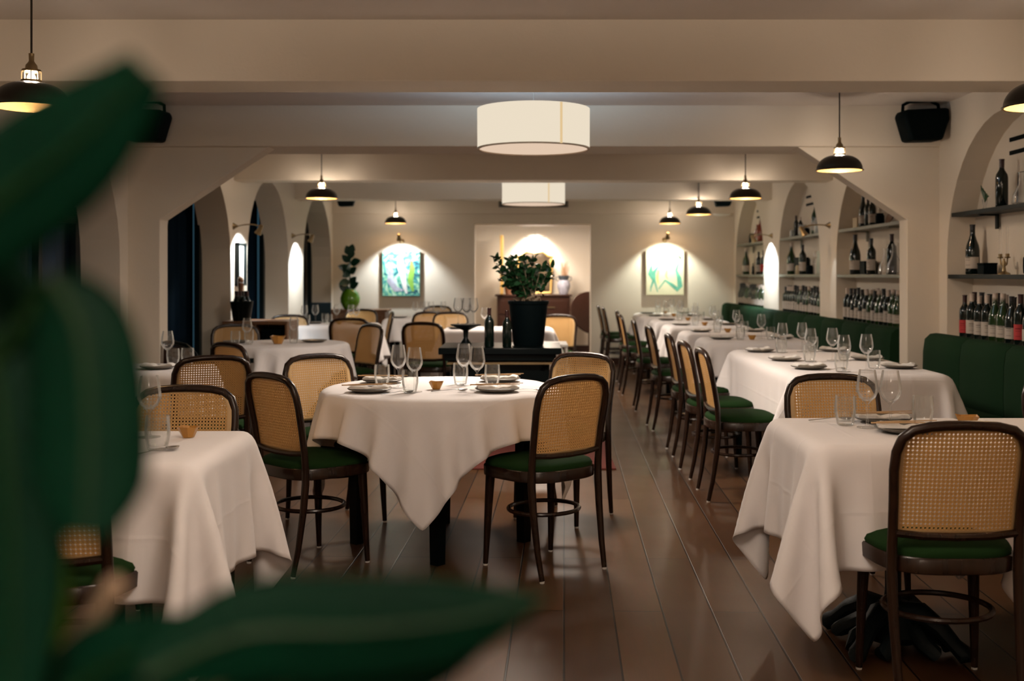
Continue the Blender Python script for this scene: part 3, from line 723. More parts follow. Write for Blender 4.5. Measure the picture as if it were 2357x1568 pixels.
def cloth(kind, x, y, rz, label, sc=(1, 1, 1), group=None):
    o = bpy.data.objects.new('tablecloth', CL[kind]); C.objects.link(o); o.location = (x, y, 0); o.rotation_euler = (0, 0, rz); o.scale = sc
    ss = o.modifiers.new('smooth', 'SUBSURF'); ss.levels = 1; ss.render_levels = 1
    sd = o.modifiers.new('thickness', 'SOLIDIFY'); sd.thickness = 0.0015; sd.offset = -1
    return tag(o, label, 'tablecloth', group)

# ------------------------------------------------------------------ tables
def pedestal_table(x, y, w, d, label):
    t = thing('dining_table', label, 'table', (x, y, 0))
    mb = MB(); mb.box((0, 0, 0.729), (w-0.05, d-0.05, 0.034)); obj('tabletop', mb, 'midwood', t, bevel=0.006)
    mb = MB(); mb.lathe([(0.055, 0.08), (0.035, 0.13), (0.028, 0.2), (0.028, 0.6), (0.04, 0.66), (0.14, 0.70), (0.14, 0.712), (0, 0.712)], 14); obj('column', mb, 'iron', t)
    mb = MB()
    for k in range(4):
        a = PI/4+k*PI/2; ca, sa = math.cos(a), math.sin(a)
        mb.tube([(0.03*ca, 0.03*sa, 0.12), (0.10*ca, 0.10*sa, 0.135), (0.17*ca, 0.17*sa, 0.10), (0.22*ca, 0.22*sa, 0.055), (0.255*ca, 0.255*sa, 0.03), (0.275*ca, 0.275*sa, 0.035)], [0.045, 0.04, 0.03, 0.026, 0.032, 0.02], 9)
        for q in (-1, 1):
            b = a+q*0.30; mb.tube([(0.10*math.cos(b), 0.10*math.sin(b), 0.08), (0.16*math.cos(b+q*0.1), 0.16*math.sin(b+q*0.1), 0.05), (0.19*math.cos(b), 0.19*math.sin(b), 0.03), (0.17*math.cos(b-q*.1), 0.17*math.sin(b-q*.1), 0.028)], [0.035, 0.03, 0.026, 0.018], 8)
    mb.lathe([(0.09, 0.03), (0.12, 0.06), (0.08, 0.12), (0.05, 0.16), (0, 0.16)], 14); obj('base', mb, 'iron', t)
    return t
def leg_table(x, y, w, d, label, rnd=None, rz=0):
    t = thing('dining_table', label, 'table', (x, y, 0), rz)
    mb = MB()
    if rnd: mb.lathe([(rnd-0.03, 0.713), (rnd-0.022, 0.718), (rnd-0.020, 0.738), (rnd-0.03, 0.746), (0, 0.748)], 48)
    else: mb.box((0, 0, 0.729), (w-0.05, d-0.05, 0.034))
    obj('tabletop', mb, 'darkwood', t, bevel=0 if rnd else 0.005)
    q = (rnd*0.5 if rnd else 0)
    px, py = (q, q) if rnd else (w/2-0.06, d/2-0.06)
    mb = MB()
    for s in (-1, 1): mb.box((0, s*py, 0.665), (2*px, 0.02, 0.09)); mb.box((s*px, 0, 0.665), (0.02, 2*py, 0.09))
    obj('apron', mb, 'black', t, smooth=False)
    for sx in (-1, 1):
        for sy in (-1, 1):
            mb = MB(); a, b = 0.030, 0.024
            mb.rings([[(sx*px+u*r, sy*py+v*r, z) for u, v in ((-1, -1), (1, -1), (1, 1), (-1, 1))] for r, z in ((b, 0), (a, 0.45), (a, 0.712))]); obj('leg', mb, 'black', t, smooth=False)
    return t

# ---- tableware
def make_plate():
    t = thing('dinner_plate', 'x', 'plate')
    mb = MB(); mb.lathe([(0.0, 0.0), (0.062, 0.0), (0.070, 0.003), (0.098, 0.012), (0.104, 0.017), (0.101, 0.019), (0.094, 0.016), (0.068, 0.008), (0.0, 0.007)], 32); obj('dish', mb, 'plate', t, ang=50); return t
def make_napkin():
    mb = MB(); n = 14; vs = []; rings = []
    for i in range(n+1):
        u = i/n; x = -0.092+0.184*u; h = 0.011+0.005*math.sin(u*9)+0.003*math.sin(u*23); w = 0.036+0.006*math.sin(u*5+1)
        rings.append([(x, -w, 0.0), (x, w, 0.0), (x, w*1.02, h*0.5), (x, w*0.6, h), (x, -w*0.2, h*1.15), (x, -w*0.95, h*0.7)])
    mb.rings(rings); o = obj('folded_napkin', mb, 'napkin', None, ang=60); return tag(o, 'x', 'napkin')
def make_chopsticks():
    mb = MB(); mb.tube([(-0.115, 0, 0.0035), (0.115, 0, 0.0030)], [0.0032, 0.0018], 6); o = obj('chopstick', mb, 'chopstick', None); return tag(o, 'x', 'chopstick')
def make_wineglass():
    mb = MB(); pr = [(0.0, 0.0), (0.036, 0.0), (0.036, 0.002), (0.010, 0.005), (0.0042, 0.012), (0.0036, 0.05), (0.0042, 0.083), (0.012, 0.092), (0.028, 0.107), (0.0375, 0.127), (0.0385, 0.140), (0.035, 0.168), (0.0285, 0.205),
                      (0.0275, 0.205), (0.034, 0.167), (0.0373, 0.140), (0.0362, 0.128), (0.027, 0.109), (0.010, 0.0945), (0.0, 0.093)]
    mb.lathe(pr, 24); o = obj('wine_glass', mb, 'glass', None, ang=60, fix=False); return tag(o, 'x', 'glass')
def make_tumbler():
    mb = MB(); pr = [(0.0, 0.0), (0.026, 0.0), (0.030, 0.004), (0.0375, 0.045), (0.0385, 0.065), (0.0355, 0.105), (0.0340, 0.105), (0.0368, 0.065), (0.0355, 0.045), (0.0275, 0.013), (0.0, 0.011)]
    mb.lathe(pr, 24); o = obj('water_tumbler', mb, 'water', None, ang=60, fix=False); return tag(o, 'x', 'glass')
def make_bowl():
    mb = MB(); pr = [(0.0, 0.0), (0.018, 0.0), (0.020, 0.003), (0.036, 0.036), (0.033, 0.036), (0.018, 0.007), (0.0, 0.006)]
    mb.lathe(pr, 8); mb.v = [(x*(1+0.06*math.sin(7*math.atan2(y, x))), y, z+(0.003*math.sin(3*math.atan2(y, x)+1) if z > 0.03 else 0)) for x, y, z in mb.v]
    o = obj('small_bowl', mb, 'bowl', None, smooth=False); return tag(o, 'x', 'bowl')
def make_spoon():
    mb = MB(); mb.tube([(-0.085, 0, 0.004), (-0.03, 0, 0.007), (0.02, 0, 0.012), (0.045, 0, 0.008)], [0.004, 0.0026, 0.0028, 0.005], 7, flat=0.5)
    mb.rings([[(0.045+0.024*math.cos(a)*k+0.02, 0.017*math.sin(a)*k, z) for a in [2*PI*j/14 for j in range(14)]] for k, z in ((0.3, 0.002), (0.8, 0.005), (1.0, 0.011), (0.93, 0.011), (0.7, 0.007), (0.2, 0.004))])
    o = obj('spoon', mb, 'steel', None, ang=60); return tag(o, 'x', 'spoon')
TZ = 0.7575
def plate(x, y, who, rz=0, sticks=False, nap=True, z=TZ):
    place('plate', make_plate, (x, y, z), rz, 'dark stoneware plate, %s' % who, 'stoneware plates laid on the tables')
    if nap: place('napkin', make_napkin, (x, y, z+0.0165), rz+random.uniform(-.3, .3), 'white napkin on plate, %s' % who, 'folded napkins on the plates')
    if sticks:
        for k in (-1, 1): place('stick', make_chopsticks, (x+0.01*k, y+0.018*k-0.005, z+0.032), rz+0.1*k+0.12, '%s wooden chopstick on the napkin, %s' % ('nearer' if k < 0 else 'farther', who), 'wooden chopsticks')
def wine(x, y, who, z=TZ): place('wine', make_wineglass, (x, y, z), 0, 'empty stemmed wine glass, %s' % who, 'stemmed wine glasses on the tables')
def tumb(x, y, who, z=TZ): place('tumb', make_tumbler, (x, y, z), 0, 'short clear water tumbler, %s' % who, 'water tumblers on the tables')
def bowl(x, y, who, z=TZ, s=1): place('bowl', make_bowl, (x, y, z), 0.2, 'small amber bowl, %s' % who, 'small amber bowls on the tables', (s, s, s))
def spoon(x, y, rz, who, z=TZ): place('spoon', make_spoon, (x, y, z), rz, 'metal spoon, %s' % who, 'spoons on the tables')

# front bench-side table (T1) and its neighbour
pedestal_table(1.258, 3.80, 0.72, 0.66, 'square pedestal table with cast iron claw base, front bench side')
cloth('square', 1.258, 3.80, 0, 'white cloth with pointed hanging corners on the front bench-side table')
pedestal_table(2.00, 3.80, 0.72, 0.66, 'square pedestal table out of frame beside the front bench-side table')
cloth('square', 2.00, 3.80, PI, 'white cloth reaching in at the frame border behind the largest chair')
A = 'front bench-side table'
plate(1.285, 4.00, 'far place at the '+A, 0, True); plate(1.28, 3.74, 'near place at the '+A, 0, True)
wine(1.183, 3.85, 'standing left on the '+A); wine(1.255, 3.82, 'standing right on the '+A)
tumb(1.125, 3.92, 'left of the wine glasses on the '+A); tumb(1.405, 3.92, 'right of the wine glasses on the '+A)
bowl(1.54, 3.86, 'behind the largest chair on the '+A, s=1.15); spoon(1.10, 4.03, 0.2, 'left of the far plate on the '+A)
# front window-side table (T2)
pedestal_table(-1.33, 3.46, 0.72, 0.66, 'square pedestal table partly behind the foreground leaves')
cloth('square', -1.33, 3.46, 0, 'white cloth on the front window-side table beside the foreground leaves', (0.97, 1, 1))
A = 'front window-side table'
tumb(-1.163, 3.36, 'at the leaf edge on the '+A); wine(-1.28, 3.62, 'half behind the leaf on the '+A); spoon(-1.15, 3.30, 1.0, 'lying before the tumbler on the '+A); bowl(-1.15, 3.62, 'at the back of the '+A)
plate(-1.42, 3.32, 'hidden by the leaf on the '+A, 0, False)
# round table
leg_table(-0.45, 5.27, 0, 0, 'round four-legged table under a pointed white cloth, centre of the room', 0.57, rz=PI/4+0.05)
cloth('round', -0.45, 5.27, -0.05, 'white square cloth draped in a point over the centre round table')
A = 'centre round table'
plate(-0.756, 5.02, 'front left place at the '+A, 0.2, True); plate(-0.168, 5.03, 'front right place at the '+A, 0.1, True)
plate(-0.757, 5.45, 'back left place at the '+A, -0.2, True); plate(-0.17, 5.52, 'back right place at the '+A, 0.1, True)
wine(-0.647, 5.20, 'leftmost on the '+A); wine(-0.550, 5.02, 'second from left on the '+A); wine(-0.34, 5.30, 'third from left on the '+A); wine(-0.265, 5.10, 'rightmost on the '+A)
tumb(-0.735, 5.27, 'leftmost on the '+A); tumb(-0.566, 4.98, 'front one below the stemmed pair on the '+A); tumb(-0.36, 5.36, 'behind the right stemmed pair on the '+A); tumb(-0.20, 5.27, 'rightmost on the '+A)
bowl(-0.46, 5.14, 'in the middle of the '+A); spoon(-0.62, 4.93, 0.7, 'by the front left plate on the '+A); spoon(-0.03, 5.06, -0.3, 'by the front right plate on the '+A); spoon(-0.39, 5.02, 0.3, 'before the bowl on the '+A)
# small table by the window pier (T3)
leg_table(-2.28, 6.35, 0.66, 0.62, 'small square table by the window pier behind the leaf')
cloth('row', -2.28, 6.35, 0, 'white cloth on the small table by the window pier', (0.80, 0.98, 1))
A = 'small table by the window pier'
plate(-2.16, 6.25, 'on the '+A, 0, False); wine(-2.19, 6.50, 'tallest on the '+A); tumb(-2.13, 6.42, 'left one on the '+A); tumb(-2.06, 6.47, 'right one on the '+A)
# round window table (T4)
leg_table(-1.98, 8.65, 0, 0, 'large round table before the windows, beyond the portal', 0.50, rz=0.3)
cloth('round', -1.98, 8.65, 0.45, 'white cloth with a turned-up edge on the round window table', (0.877, 0.877, 1))
A = 'round window table'
plate(-1.76, 8.72, 'right place at the '+A, 0, False, False); plate(-2.36, 8.62, 'left place at the '+A, 0, False, False)
wine(-2.22, 8.42, 'front left on the '+A); tumb(-2.31, 8.42, 'front left on the '+A); tumb(-2.24, 8.55, 'behind the front glass on the '+A); wine(-1.93, 8.75, 'back right on the '+A); tumb(-1.90, 8.60, 'beside the bowl on the '+A)
bowl(-2.00, 8.50, 'taller one on the '+A, s=1.7)
# second window table with many glasses (T5)
leg_table(-2.18, 12.0, 0.87, 0.65, 'white-clothed window table crowded with glasses')
cloth('row', -2.18, 12.0, 0, 'white cloth on the glass-laden window table', (1.02, 1.1, 1))
A = 'glass-laden window table'
for k, (x, y) in enumerate([(-2.50, 11.85), (-2.43, 12.1), (-2.05, 12.2), (-1.95, 11.95), (-2.22, 12.25)]): wine(x, y, '%s one on the %s' % (['first', 'second', 'third', 'fourth', 'fifth'][k], A))
for k, (x, y) in enumerate([(-2.46, 11.78), (-2.25, 11.95), (-2.34, 12.2)]): tumb(x, y, '%s one on the %s' % (['first', 'second', 'third'][k], A))
bowl(-2.12, 11.85, 'on the '+A); plate(-1.87, 11.85, 'aisle place at the '+A, 0, False, False); plate(-2.42, 12.0, 'window place at the '+A, 0, False, False)
# table under the teal painting (T6)
leg_table(-1.38, 13.75, 0.87, 0.65, 'white-clothed table below the teal painting')
cloth('row', -1.38, 13.75, 0, 'white cloth on the table below the teal painting', (1.1, 1.1, 1))
A = 'table below the teal painting'
for k, (x, y) in enumerate([(-1.48, 13.6), (-1.36, 13.7), (-1.28, 13.6), (-1.15, 13.85), (-1.42, 13.9)]): wine(x, y, '%s one on the %s' % (['first', 'second', 'third', 'fourth', 'fifth'][k], A))
tumb(-1.22, 13.6, 'on the '+A); plate(-1.68, 13.6, 'window place at the '+A, 0, False); plate(-1.05, 13.9, 'aisle place at the '+A, 0, False, False)
# middle table behind the serving table (T7)
leg_table(-0.36, 11.05, 1.1, 0.70, 'white-clothed middle table behind the black serving table')
cloth('row', -0.36, 11.05, 0, 'white cloth on the middle table behind the plant pot', (1.28, 1.08, 1))
A = 'middle table'
plate(-0.76, 10.85, 'left place at the '+A, 0, False, False); wine(-0.50, 11.1, 'left one on the '+A); wine(-0.10, 11.1, 'right one on the '+A)
# long bench table: three squares pushed together under one line of cloth
t = leg_table(1.85, 6.90, 0.87, 2.0, 'long table of joined squares along the green bench')
cloth('long', 1.85, 6.90, 0, 'long white cloth hanging in folds on the long bench table')
A = 'long bench table'; NM = ['nearest', 'middle', 'farthest']
for k, y in enumerate((6.25, 6.85, 7.62)):
    plate(1.585, y, '%s aisle place at the %s' % (NM[k], A), 0.3, False); plate(2.12, y+0.05, '%s bench place at the %s' % (NM[k], A), -0.3, False)
    wine(1.735, y+(-0.18 if k == 0 else -0.05), '%s aisle-side one on the %s' % (NM[k], A)); wine(1.885, y+(-0.1 if k == 0 else 0.0), '%s bench-side one on the %s' % (NM[k], A))
    tumb(1.715, y-0.2+0.1*(k > 0), '%s aisle-side one on the %s' % (NM[k], A)); tumb(1.965, y+0.02, '%s bench-side one on the %s' % (NM[k], A))
spoon(1.72, 6.16, 0.6, 'beside the nearest aisle plate on the '+A)
ROW = [9.15, 10.28, 11.65, 12.90, 14.20, 15.10]; ON = ['first', 'second', 'third', 'fourth', 'fifth', 'last']
for k, y in enumerate(ROW):
    A = '%s small bench table beyond the portal' % ON[k]
    leg_table(1.85, y, 0.87, 0.61, 'white-clothed table, the '+A); cloth('row', 1.85, y, 0 if k % 2 else PI, 'white cloth on the '+A, (1, 0.92, 1), None)
    plate(1.58, y-0.02, 'aisle place at the '+A, 0, False, k < 3); plate(2.10, y+0.04, 'bench place at the '+A, 0, False, k < 2)
    wine(1.73, y+0.0, 'aisle-side one on the '+A); wine(1.93, y+0.05, 'bench-side one on the '+A); tumb(1.72, y-0.12, 'aisle-side one on the '+A); tumb(1.98, y-0.08, 'bench-side one on the '+A)
    bowl(1.82, y-0.1, 'on the '+A)

# ------------------------------------------------------------------ green benches
def bench(y0, y1, label):
    t = thing('bench', label, 'bench', (0, 0, 0))
    mb = MB(); mb.box((2.62, (y0+y1)/2, 0.19), (0.52, y1-y0, 0.38)); mb.box((2.84, (y0+y1)/2, 0.435), (0.10, y1-y0, 0.87)); obj('base', mb, 'black', t, smooth=False)
    n = max(1, round((y1-y0)/0.65)); d = (y1-y0)/n
    for k in range(n):
        a, b = y0+k*d, y0+(k+1)*d; c = (a+b)/2; hw = d/2-0.003
        rings = []
        for (z, xo) in ((0.40, 0.0), (0.42, 0.02), (0.60, 0.028), (0.78, 0.024), (0.865, 0.012), (0.895, -0.02), (0.90, -0.06), (0.895, -0.10)):
            xf = 2.70-xo; r = []
            for q in range(9):
                u = q/8*2-1; r.append((xf+0.030*(abs(u)**5), c+hw*u, z-0.012*abs(u)**6))
            r += [(2.83, c+hw, z-0.012), (2.83, c-hw, z-0.012)]; rings.append(r)
        mb = MB(); mb.rings(rings); obj('back_cushion', mb, 'bench', t, ang=60)
        mb = MB(); mb.box((2.53, c, 0.425), (0.40, 2*hw, 0.11)); obj('seat_cushion', mb, 'bench', t, bevel=0.025)
    return t
bench(4.95, 7.55, 'dark green channelled bench before the portal, by the nearest bottle niche')
bench(8.24, 15.6, 'long green channelled bench running beyond the portal to the far wall')

# ------------------------------------------------------------------ niche shelves and bottles
def shelf(y0, y1, z, mat_, label):
    t = thing('wall_shelf', label, 'shelf', (0, 0, 0))
    mb = MB(); mb.box((W+0.086, (y0+y1)/2, z-0.014), (0.165, y1-y0, 0.028)); obj('board', mb, mat_, t, smooth=False, bevel=0.002)
    for f in ((0.22, 0.78) if z > 1.5 else ()):
        mb = MB(); yy = y0+(y1-y0)*f; mb.box((W+0.160, yy, z-0.075), (0.012, 0.035, 0.10)); mb.box((W+0.10, yy, z-0.033), (0.12, 0.03, 0.01)); obj('bracket', mb, mat_, t, smooth=False)
    return t
NI = ['nearest niche', 'portal niche', 'third niche', 'farthest niche']
for k, (a, b) in enumerate(ARCH[2:]):
    m = 'shelfwood' if k == 0 else 'shelfgrey'
    shelf(a+0.005, b-0.005, 1.30, m, 'lower shelf board in the '+NI[k]); h = math.sqrt(max(0, ((b-a)/2)**2-0.325**2)); c = (a+b)/2
    shelf(c-h+0.01, c+h-0.01, 1.725, m, 'upper shelf board in the '+NI[k])
    t = thing('wall_slots', 'pair of black horizontal slots high in the %s' % NI[k], 'vent', (W+0.176, c+0.12, 2.08))
    for dz in (0, 0.085):
        mb = MB(); mb.box((0, 0, dz), (0.008, 0.40, 0.026)); obj('slot', mb, 'blackmatte', t, smooth=False)
BOT = [(0.0, 0.0), (0.034, 0.0), (0.0375, 0.006), (0.0375, 0.185), (0.034, 0.205), (0.018, 0.232), (0.0145, 0.245), (0.0145, 0.292), (0.016, 0.294), (0.016, 0.300), (0.0, 0.300)]
BURG = [(0.0, 0.0), (0.037, 0.0), (0.041, 0.006), (0.041, 0.145), (0.036, 0.175), (0.022, 0.215), (0.0155, 0.24), (0.0145, 0.292), (0.016, 0.294), (0.016, 0.300), (0.0, 0.300)]
def bottle_maker(shape, glass, lab, cap):
    def mk():
        t = thing('wine_bottle', 'x', 'bottle'); pr = BOT if shape == 0 else BURG; R = pr[3][0]
        mb = MB(); mb.lathe(pr, 16); obj('body', mb, glass, t, ang=50)
        if lab:
            mb = MB(); n = 12; r = R+0.0008; vs = []
            for j in range(n+1):
                a = -PI*0.55+PI*1.1*j/n-PI/2-0.6; vs += [(r*math.cos(a), r*math.sin(a), 0.035), (r*math.cos(a), r*math.sin(a), 0.125 if shape == 0 else 0.105)]
            mb.add(vs, [(2*i, 2*i+2, 2*i+3, 2*i+1) for i in range(n)])
            lo = obj('label', mb, lab, t, fix=False)
            mb = MB(); r2 = R+0.0012; vs = []
            for row, (za, zb) in enumerate(((0.098, 0.102), (0.085, 0.087), (0.055, 0.057))):
                for i in range(5):
                    a0 = -PI/2-0.6-0.4+0.16*i; a1 = a0+0.12; o = len(vs)
                    vs += [(r2*math.cos(a0), r2*math.sin(a0), za), (r2*math.cos(a1), r2*math.sin(a1), za), (r2*math.cos(a1), r2*math.sin(a1), zb), (r2*math.cos(a0), r2*math.sin(a0), zb)]
            mb.add(vs, [(4*i, 4*i+1, 4*i+2, 4*i+3) for i in range(len(vs)//4)]); obj('printing', mb, 'blackmatte', lo, fix=False, smooth=False)
        mb = MB(); mb.lathe([(0.0152, 0.248), (0.0152, 0.292), (0.0168, 0.2935), (0.0168, 0.301), (0.0, 0.302)], 12); obj('capsule', mb, cap, t)
        return t
    return mk
KIND = [(0, 'winebottle', 'label', 'cap_dark', 'dark bottle with cream label and black foil'), (1, 'winebottle', 'label', 'cap_dark', 'sloping dark bottle with cream label and black foil'),
        (1, 'greenbottle', 'label', 'cap_pale', 'green bottle with cream label and pale foil'), (0, 'winebottle', 'label', 'cap_pale', 'dark bottle with cream label and pale foil'),
        (0, 'winebottle', 'redlabel', 'cap_red', 'dark bottle with red label and burgundy foil'), (0, 'winebottle', None, 'cap_red', 'dark unlabelled bottle with burgundy foil')]
def place_bottle(kd, x, y, z, sc, label, group, rz=None):
    k = KIND[kd]; place('bottle%d' % kd, bottle_maker(*k[:4]), (x, y, z), random.uniform(-.3, .3) if rz is None else rz, label, group, (sc, sc, sc))
order = []
rows = [(5.95, 7.42, 0), (8.75, 10.22, 1), (11.10, 12.72, 2), (13.75, 15.40, 3)]
for a, b, q in rows:
    y = a; i = 0
    while y < b:
        kd = random.choice([0, 0, 1, 1, 2, 3, 3, 4, 5]) if q == 0 else random.choice([0, 1, 1, 2, 2, 3, 3, 0])
        sc = random.choice([0.96, 0.98, 1.0, 1.0, 1.03]); xx = W+0.045+(0.045 if i % 2 else 0)
        order.append((y, kd, xx, sc, q))
        if 0: place_bottle(kd, xx, y, 0.871, sc, '', 'wine bottles on the ledge of the '+NI[q])
        y += random.uniform(0.058, 0.072) if i % 2 == 0 else 0.052; i += 1
NTH = 'first second third fourth fifth sixth seventh eighth ninth tenth eleventh twelfth thirteenth fourteenth fifteenth sixteenth seventeenth eighteenth nineteenth twentieth'.split()
NTH += ['twenty-'+w for w in NTH[:9]]+['thirtieth']
SHORT = ['dark, cream label', 'sloping, cream label', 'green, pale foil', 'dark, pale foil', 'red label', 'unlabelled, burgundy foil']
for q in range(4):
    for i, (y, kd, xx, sc, _) in enumerate(sorted([o for o in order if o[4] == q], reverse=True)):
        place_bottle(kd, xx, y, 0.871, sc, '%s wine bottle from the far end on the %s ledge, %s' % (NTH[min(i, 29)], NI[q], SHORT[kd]), 'wine bottles on the ledge of the '+NI[q])
# larger things on the shelves
def small(name, prof, m, loc, label, cat, n=18, sc=1.0, smooth=True):
    mb = MB(); mb.lathe(prof, n); o = obj(name, mb, m, None, smooth, ang=50, loc=loc); o.scale = (sc, sc, sc); return tag(o, label, cat)
def carton(loc, d, m, label, cat='box'):
    t = thing('storage_box', label, cat, loc); mb = MB(); mb.box((0, 0, d[2]*0.42), (d[0], d[1], d[2]*0.84)); obj('body', mb, m, t, smooth=False, bevel=0.003)
    mb = MB(); mb.box((0, 0, d[2]*0.92), (d[0]+0.004, d[1]+0.004, d[2]*0.16)); obj('lid', mb, m, t, smooth=False, bevel=0.003); return t
X = W+0.085; S1, S2 = 1.301, 1.726
DEC = [(0, 0), (0.05, 0), (0.056, 0.01), (0.05, 0.06), (0.02, 0.12), (0.013, 0.16), (0.02, 0.20), (0.018, 0.20), (0.011, 0.16), (0.018, 0.12), (0.047, 0.06), (0.05, 0.012), (0, 0.008)]
JAR = [(0, 0), (0.035, 0), (0.038, 0.005), (0.038, 0.08), (0.03, 0.09), (0.03, 0.10), (0, 0.10)]
# nearest niche
place_bottle(1, X, 7.36, S1, 1.12, 'large dark champagne bottle standing on the lower shelf, nearest niche', None, -0.5)
carton((X, 7.12, S1), (0.09, 0.10, 0.075), 'blackmatte', 'small black box beside the large bottle, nearest niche lower shelf')
t = thing('candelabra', 'brass two-armed candelabra on the lower shelf of the nearest niche', 'candelabra', (X, 6.87, S1))
mb = MB(); mb.lathe([(0, 0), (0.04, 0), (0.036, 0.008), (0.014, 0.02), (0.009, 0.05), (0.014, 0.07), (0.007, 0.09), (0.007, 0.10), (0, 0.10)], 14); obj('stand', mb, 'oldbrass', t)
for s in (-1, 1):
    mb = MB(); mb.tube([(0, 0, 0.07), (0, s*0.02, 0.055), (0, s*0.045, 0.065), (0, s*0.052, 0.10)], 0.005, 6); mb.lathe([(0.004, 0.10), (0.018, 0.104), (0.02, 0.11), (0.012, 0.112), (0.013, 0.13), (0, 0.13)], 10, c=(0, s*0.052, 0)); obj('arm', mb, 'oldbrass', t)
    mb = MB(); mb.lathe([(0.008, 0.13), (0.008, 0.30), (0, 0.302)], 10, c=(0, s*0.052, 0)); tag(obj('candle', mb, 'glass', None, loc=(X, 6.87, S1)), '%s thin pale candle in the brass candelabra' % ('aisle-side' if s < 0 else 'far-side'), 'candle', 'thin candles of the candelabra')
t = thing('table_clock', 'small round clock on the lower shelf of the nearest niche', 'clock', (X+0.02, 6.61, S1), -0.5)
mb = MB(); R = Matrix.Translation((0, 0, 0.055)) @ Matrix.Rotation(-PI/2, 4, 'Y')
mb.lathe([(0, -0.012), (0.050, -0.012), (0.055, 0), (0.050, 0.012), (0.046, 0.008), (0, 0.008)], 24, T=R); obj('case', mb, 'blackmatte', t)
mb = MB(); mb.lathe([(0, 0.009), (0.045, 0.009), (0.044, 0.0105), (0, 0.0105)], 24, T=R); obj('dial', mb, 'clockface', t)
mb = MB(); mb.box((-0.0125, 0, 0.068), (0.001, 0.003, 0.026)); mb.box((-0.0125, 0.009, 0.053), (0.001, 0.018, 0.003)); obj('hands', mb, 'blackmatte', t, smooth=False)
place_bottle(5, X, 6.90, S2, 1.02, 'tall dark bottle alone on the upper shelf, nearest niche', None)
t = thing('bud_vase', 'small glass with a drooping sprig on the upper shelf, nearest niche', 'vase', (X, 7.16, S2)); mb = MB(); mb.lathe([(0, 0), (0.02, 0), (0.008, 0.02), (0.016, 0.045), (0.018, 0.07), (0.016, 0.07), (0, 0.03)], 12); obj('vase', mb, 'glass', t, fix=False)
mb = MB()
for k in range(5): mb.tube([(0, 0, 0.05), (0.0, 0.02*(k-2), 0.09+0.01*k), (0.0, 0.03*(k-2), 0.085+0.02*k)], [0.002, 0.009, 0.003], 6)
obj('sprig', mb, 'leaf', t)
t = thing('wire_decanter', 'black wire-framed glass decanter on the upper shelf, nearest niche', 'decanter', (X, 6.62, S2)); mb = MB(); mb.lathe(DEC, 16); obj('body', mb, 'glass', t, fix=False)
mb = MB(); mb.tube([(0, -0.06, 0), (0, -0.045, 0.2), (0, 0.045, 0.2), (0, 0.06, 0)], 0.003, 6); obj('wire_frame', mb, 'blackmatte', t)
# second niche
place_bottle(1, X-0.02, 9.98, S1, 1.22, 'large bottle with silver-white label on the lower shelf beyond the portal', None, -0.5)
carton((X+0.02, 9.72, S1), (0.11, 0.14, 0.12), 'blackmatte', 'black square box between two bottles, second niche lower shelf')
place_bottle(0, X-0.02, 9.50, S1, 1.05, 'dark bottle with cream label right of the black box, second niche', None, -0.5)
small('decanter', DEC, 'glass', (X, 9.18, S1), 'wide clear decanter on the lower shelf, second niche', 'decanter', sc=1.1)
place_bottle(5, X+0.02, 9.08, S1, 1.12, 'slim dark bottle behind the decanters, second niche', None)
small('decanter', DEC, 'glass', (X, 8.95, S1), 'tall clear decanter by the portal edge, second niche', 'decanter', sc=1.25)
carton((X, 9.92, S2), (0.08, 0.13, 0.09), 'yellowbox', 'pale square carton on the upper shelf, second niche')
place_bottle(1, X, 9.80, S2, 0.98, 'sloping green-black bottle leaning on the pale carton, second niche upper shelf', None)
place_bottle(5, X, 9.66, S2, 0.86, 'first slim bottle right of the pale carton, second niche upper shelf', None)
place_bottle(0, X, 9.54, S2, 0.84, 'second slim bottle right of the pale carton, second niche upper shelf', None)
small('storage_jar', JAR, 'blackmatte', (X, 9.33, S2), 'squat black jar on the upper shelf, second niche', 'jar')
t = thing('display_dish', 'brown dish leaning in the corner of the upper shelf, second niche', 'dish', (X+0.02, 9.05, S2)); R = Matrix.Translation((0, 0, 0.06)) @ Matrix.Rotation(-1.2, 4, 'Y'); mb = MB(); mb.lathe([(0, 0), (0.05, 0.004), (0.085, 0.02), (0.083, 0.024), (0.05, 0.01), (0, 0.006)], 20, T=R); obj('dish', mb, 'midwood', t)
# third niche
place_bottle(2, X-0.02, 12.45, S1, 1.2, 'tall green bottle at the dark box, third niche lower shelf', None, -0.5)
carton((X+0.02, 12.15, S1), (0.11, 0.22, 0.19), 'blackmatte', 'large dark green-black carton on the lower shelf, third niche')
place_bottle(0, X-0.03, 11.88, S1, 1.08, 'dark bottle before the carton, third niche lower shelf', None, -0.5)
small('storage_jar', JAR, 'yellowbox', (X-0.04, 12.02, S1), 'pear-shaped yellow jar, third niche lower shelf', 'jar', sc=1.0)
small('storage_jar', JAR, 'blackmatte', (X, 11.70, S1), 'black jar on the lower shelf, third niche', 'jar', sc=1.0)
t = thing('oil_lamp', 'glass lamp with round white globe on the lower shelf, third niche', 'lamp', (X, 11.42, S1)); mb = MB(); mb.lathe([(0, 0), (0.035, 0), (0.028, 0.02), (0.02, 0.12), (0.012, 0.17), (0, 0.17)], 14); obj('body', mb, 'glass', t, fix=False)
mb = MB(); mb.lathe([(0, 0.17), (0.025, 0.18), (0.036, 0.205), (0.03, 0.235), (0.0, 0.245)], 14); obj('globe', mb, 'wax', t)
carton((X, 11.18, S1), (0.09, 0.12, 0.24), 'cap_red', 'tall dark red carton at the near side, third niche lower shelf')
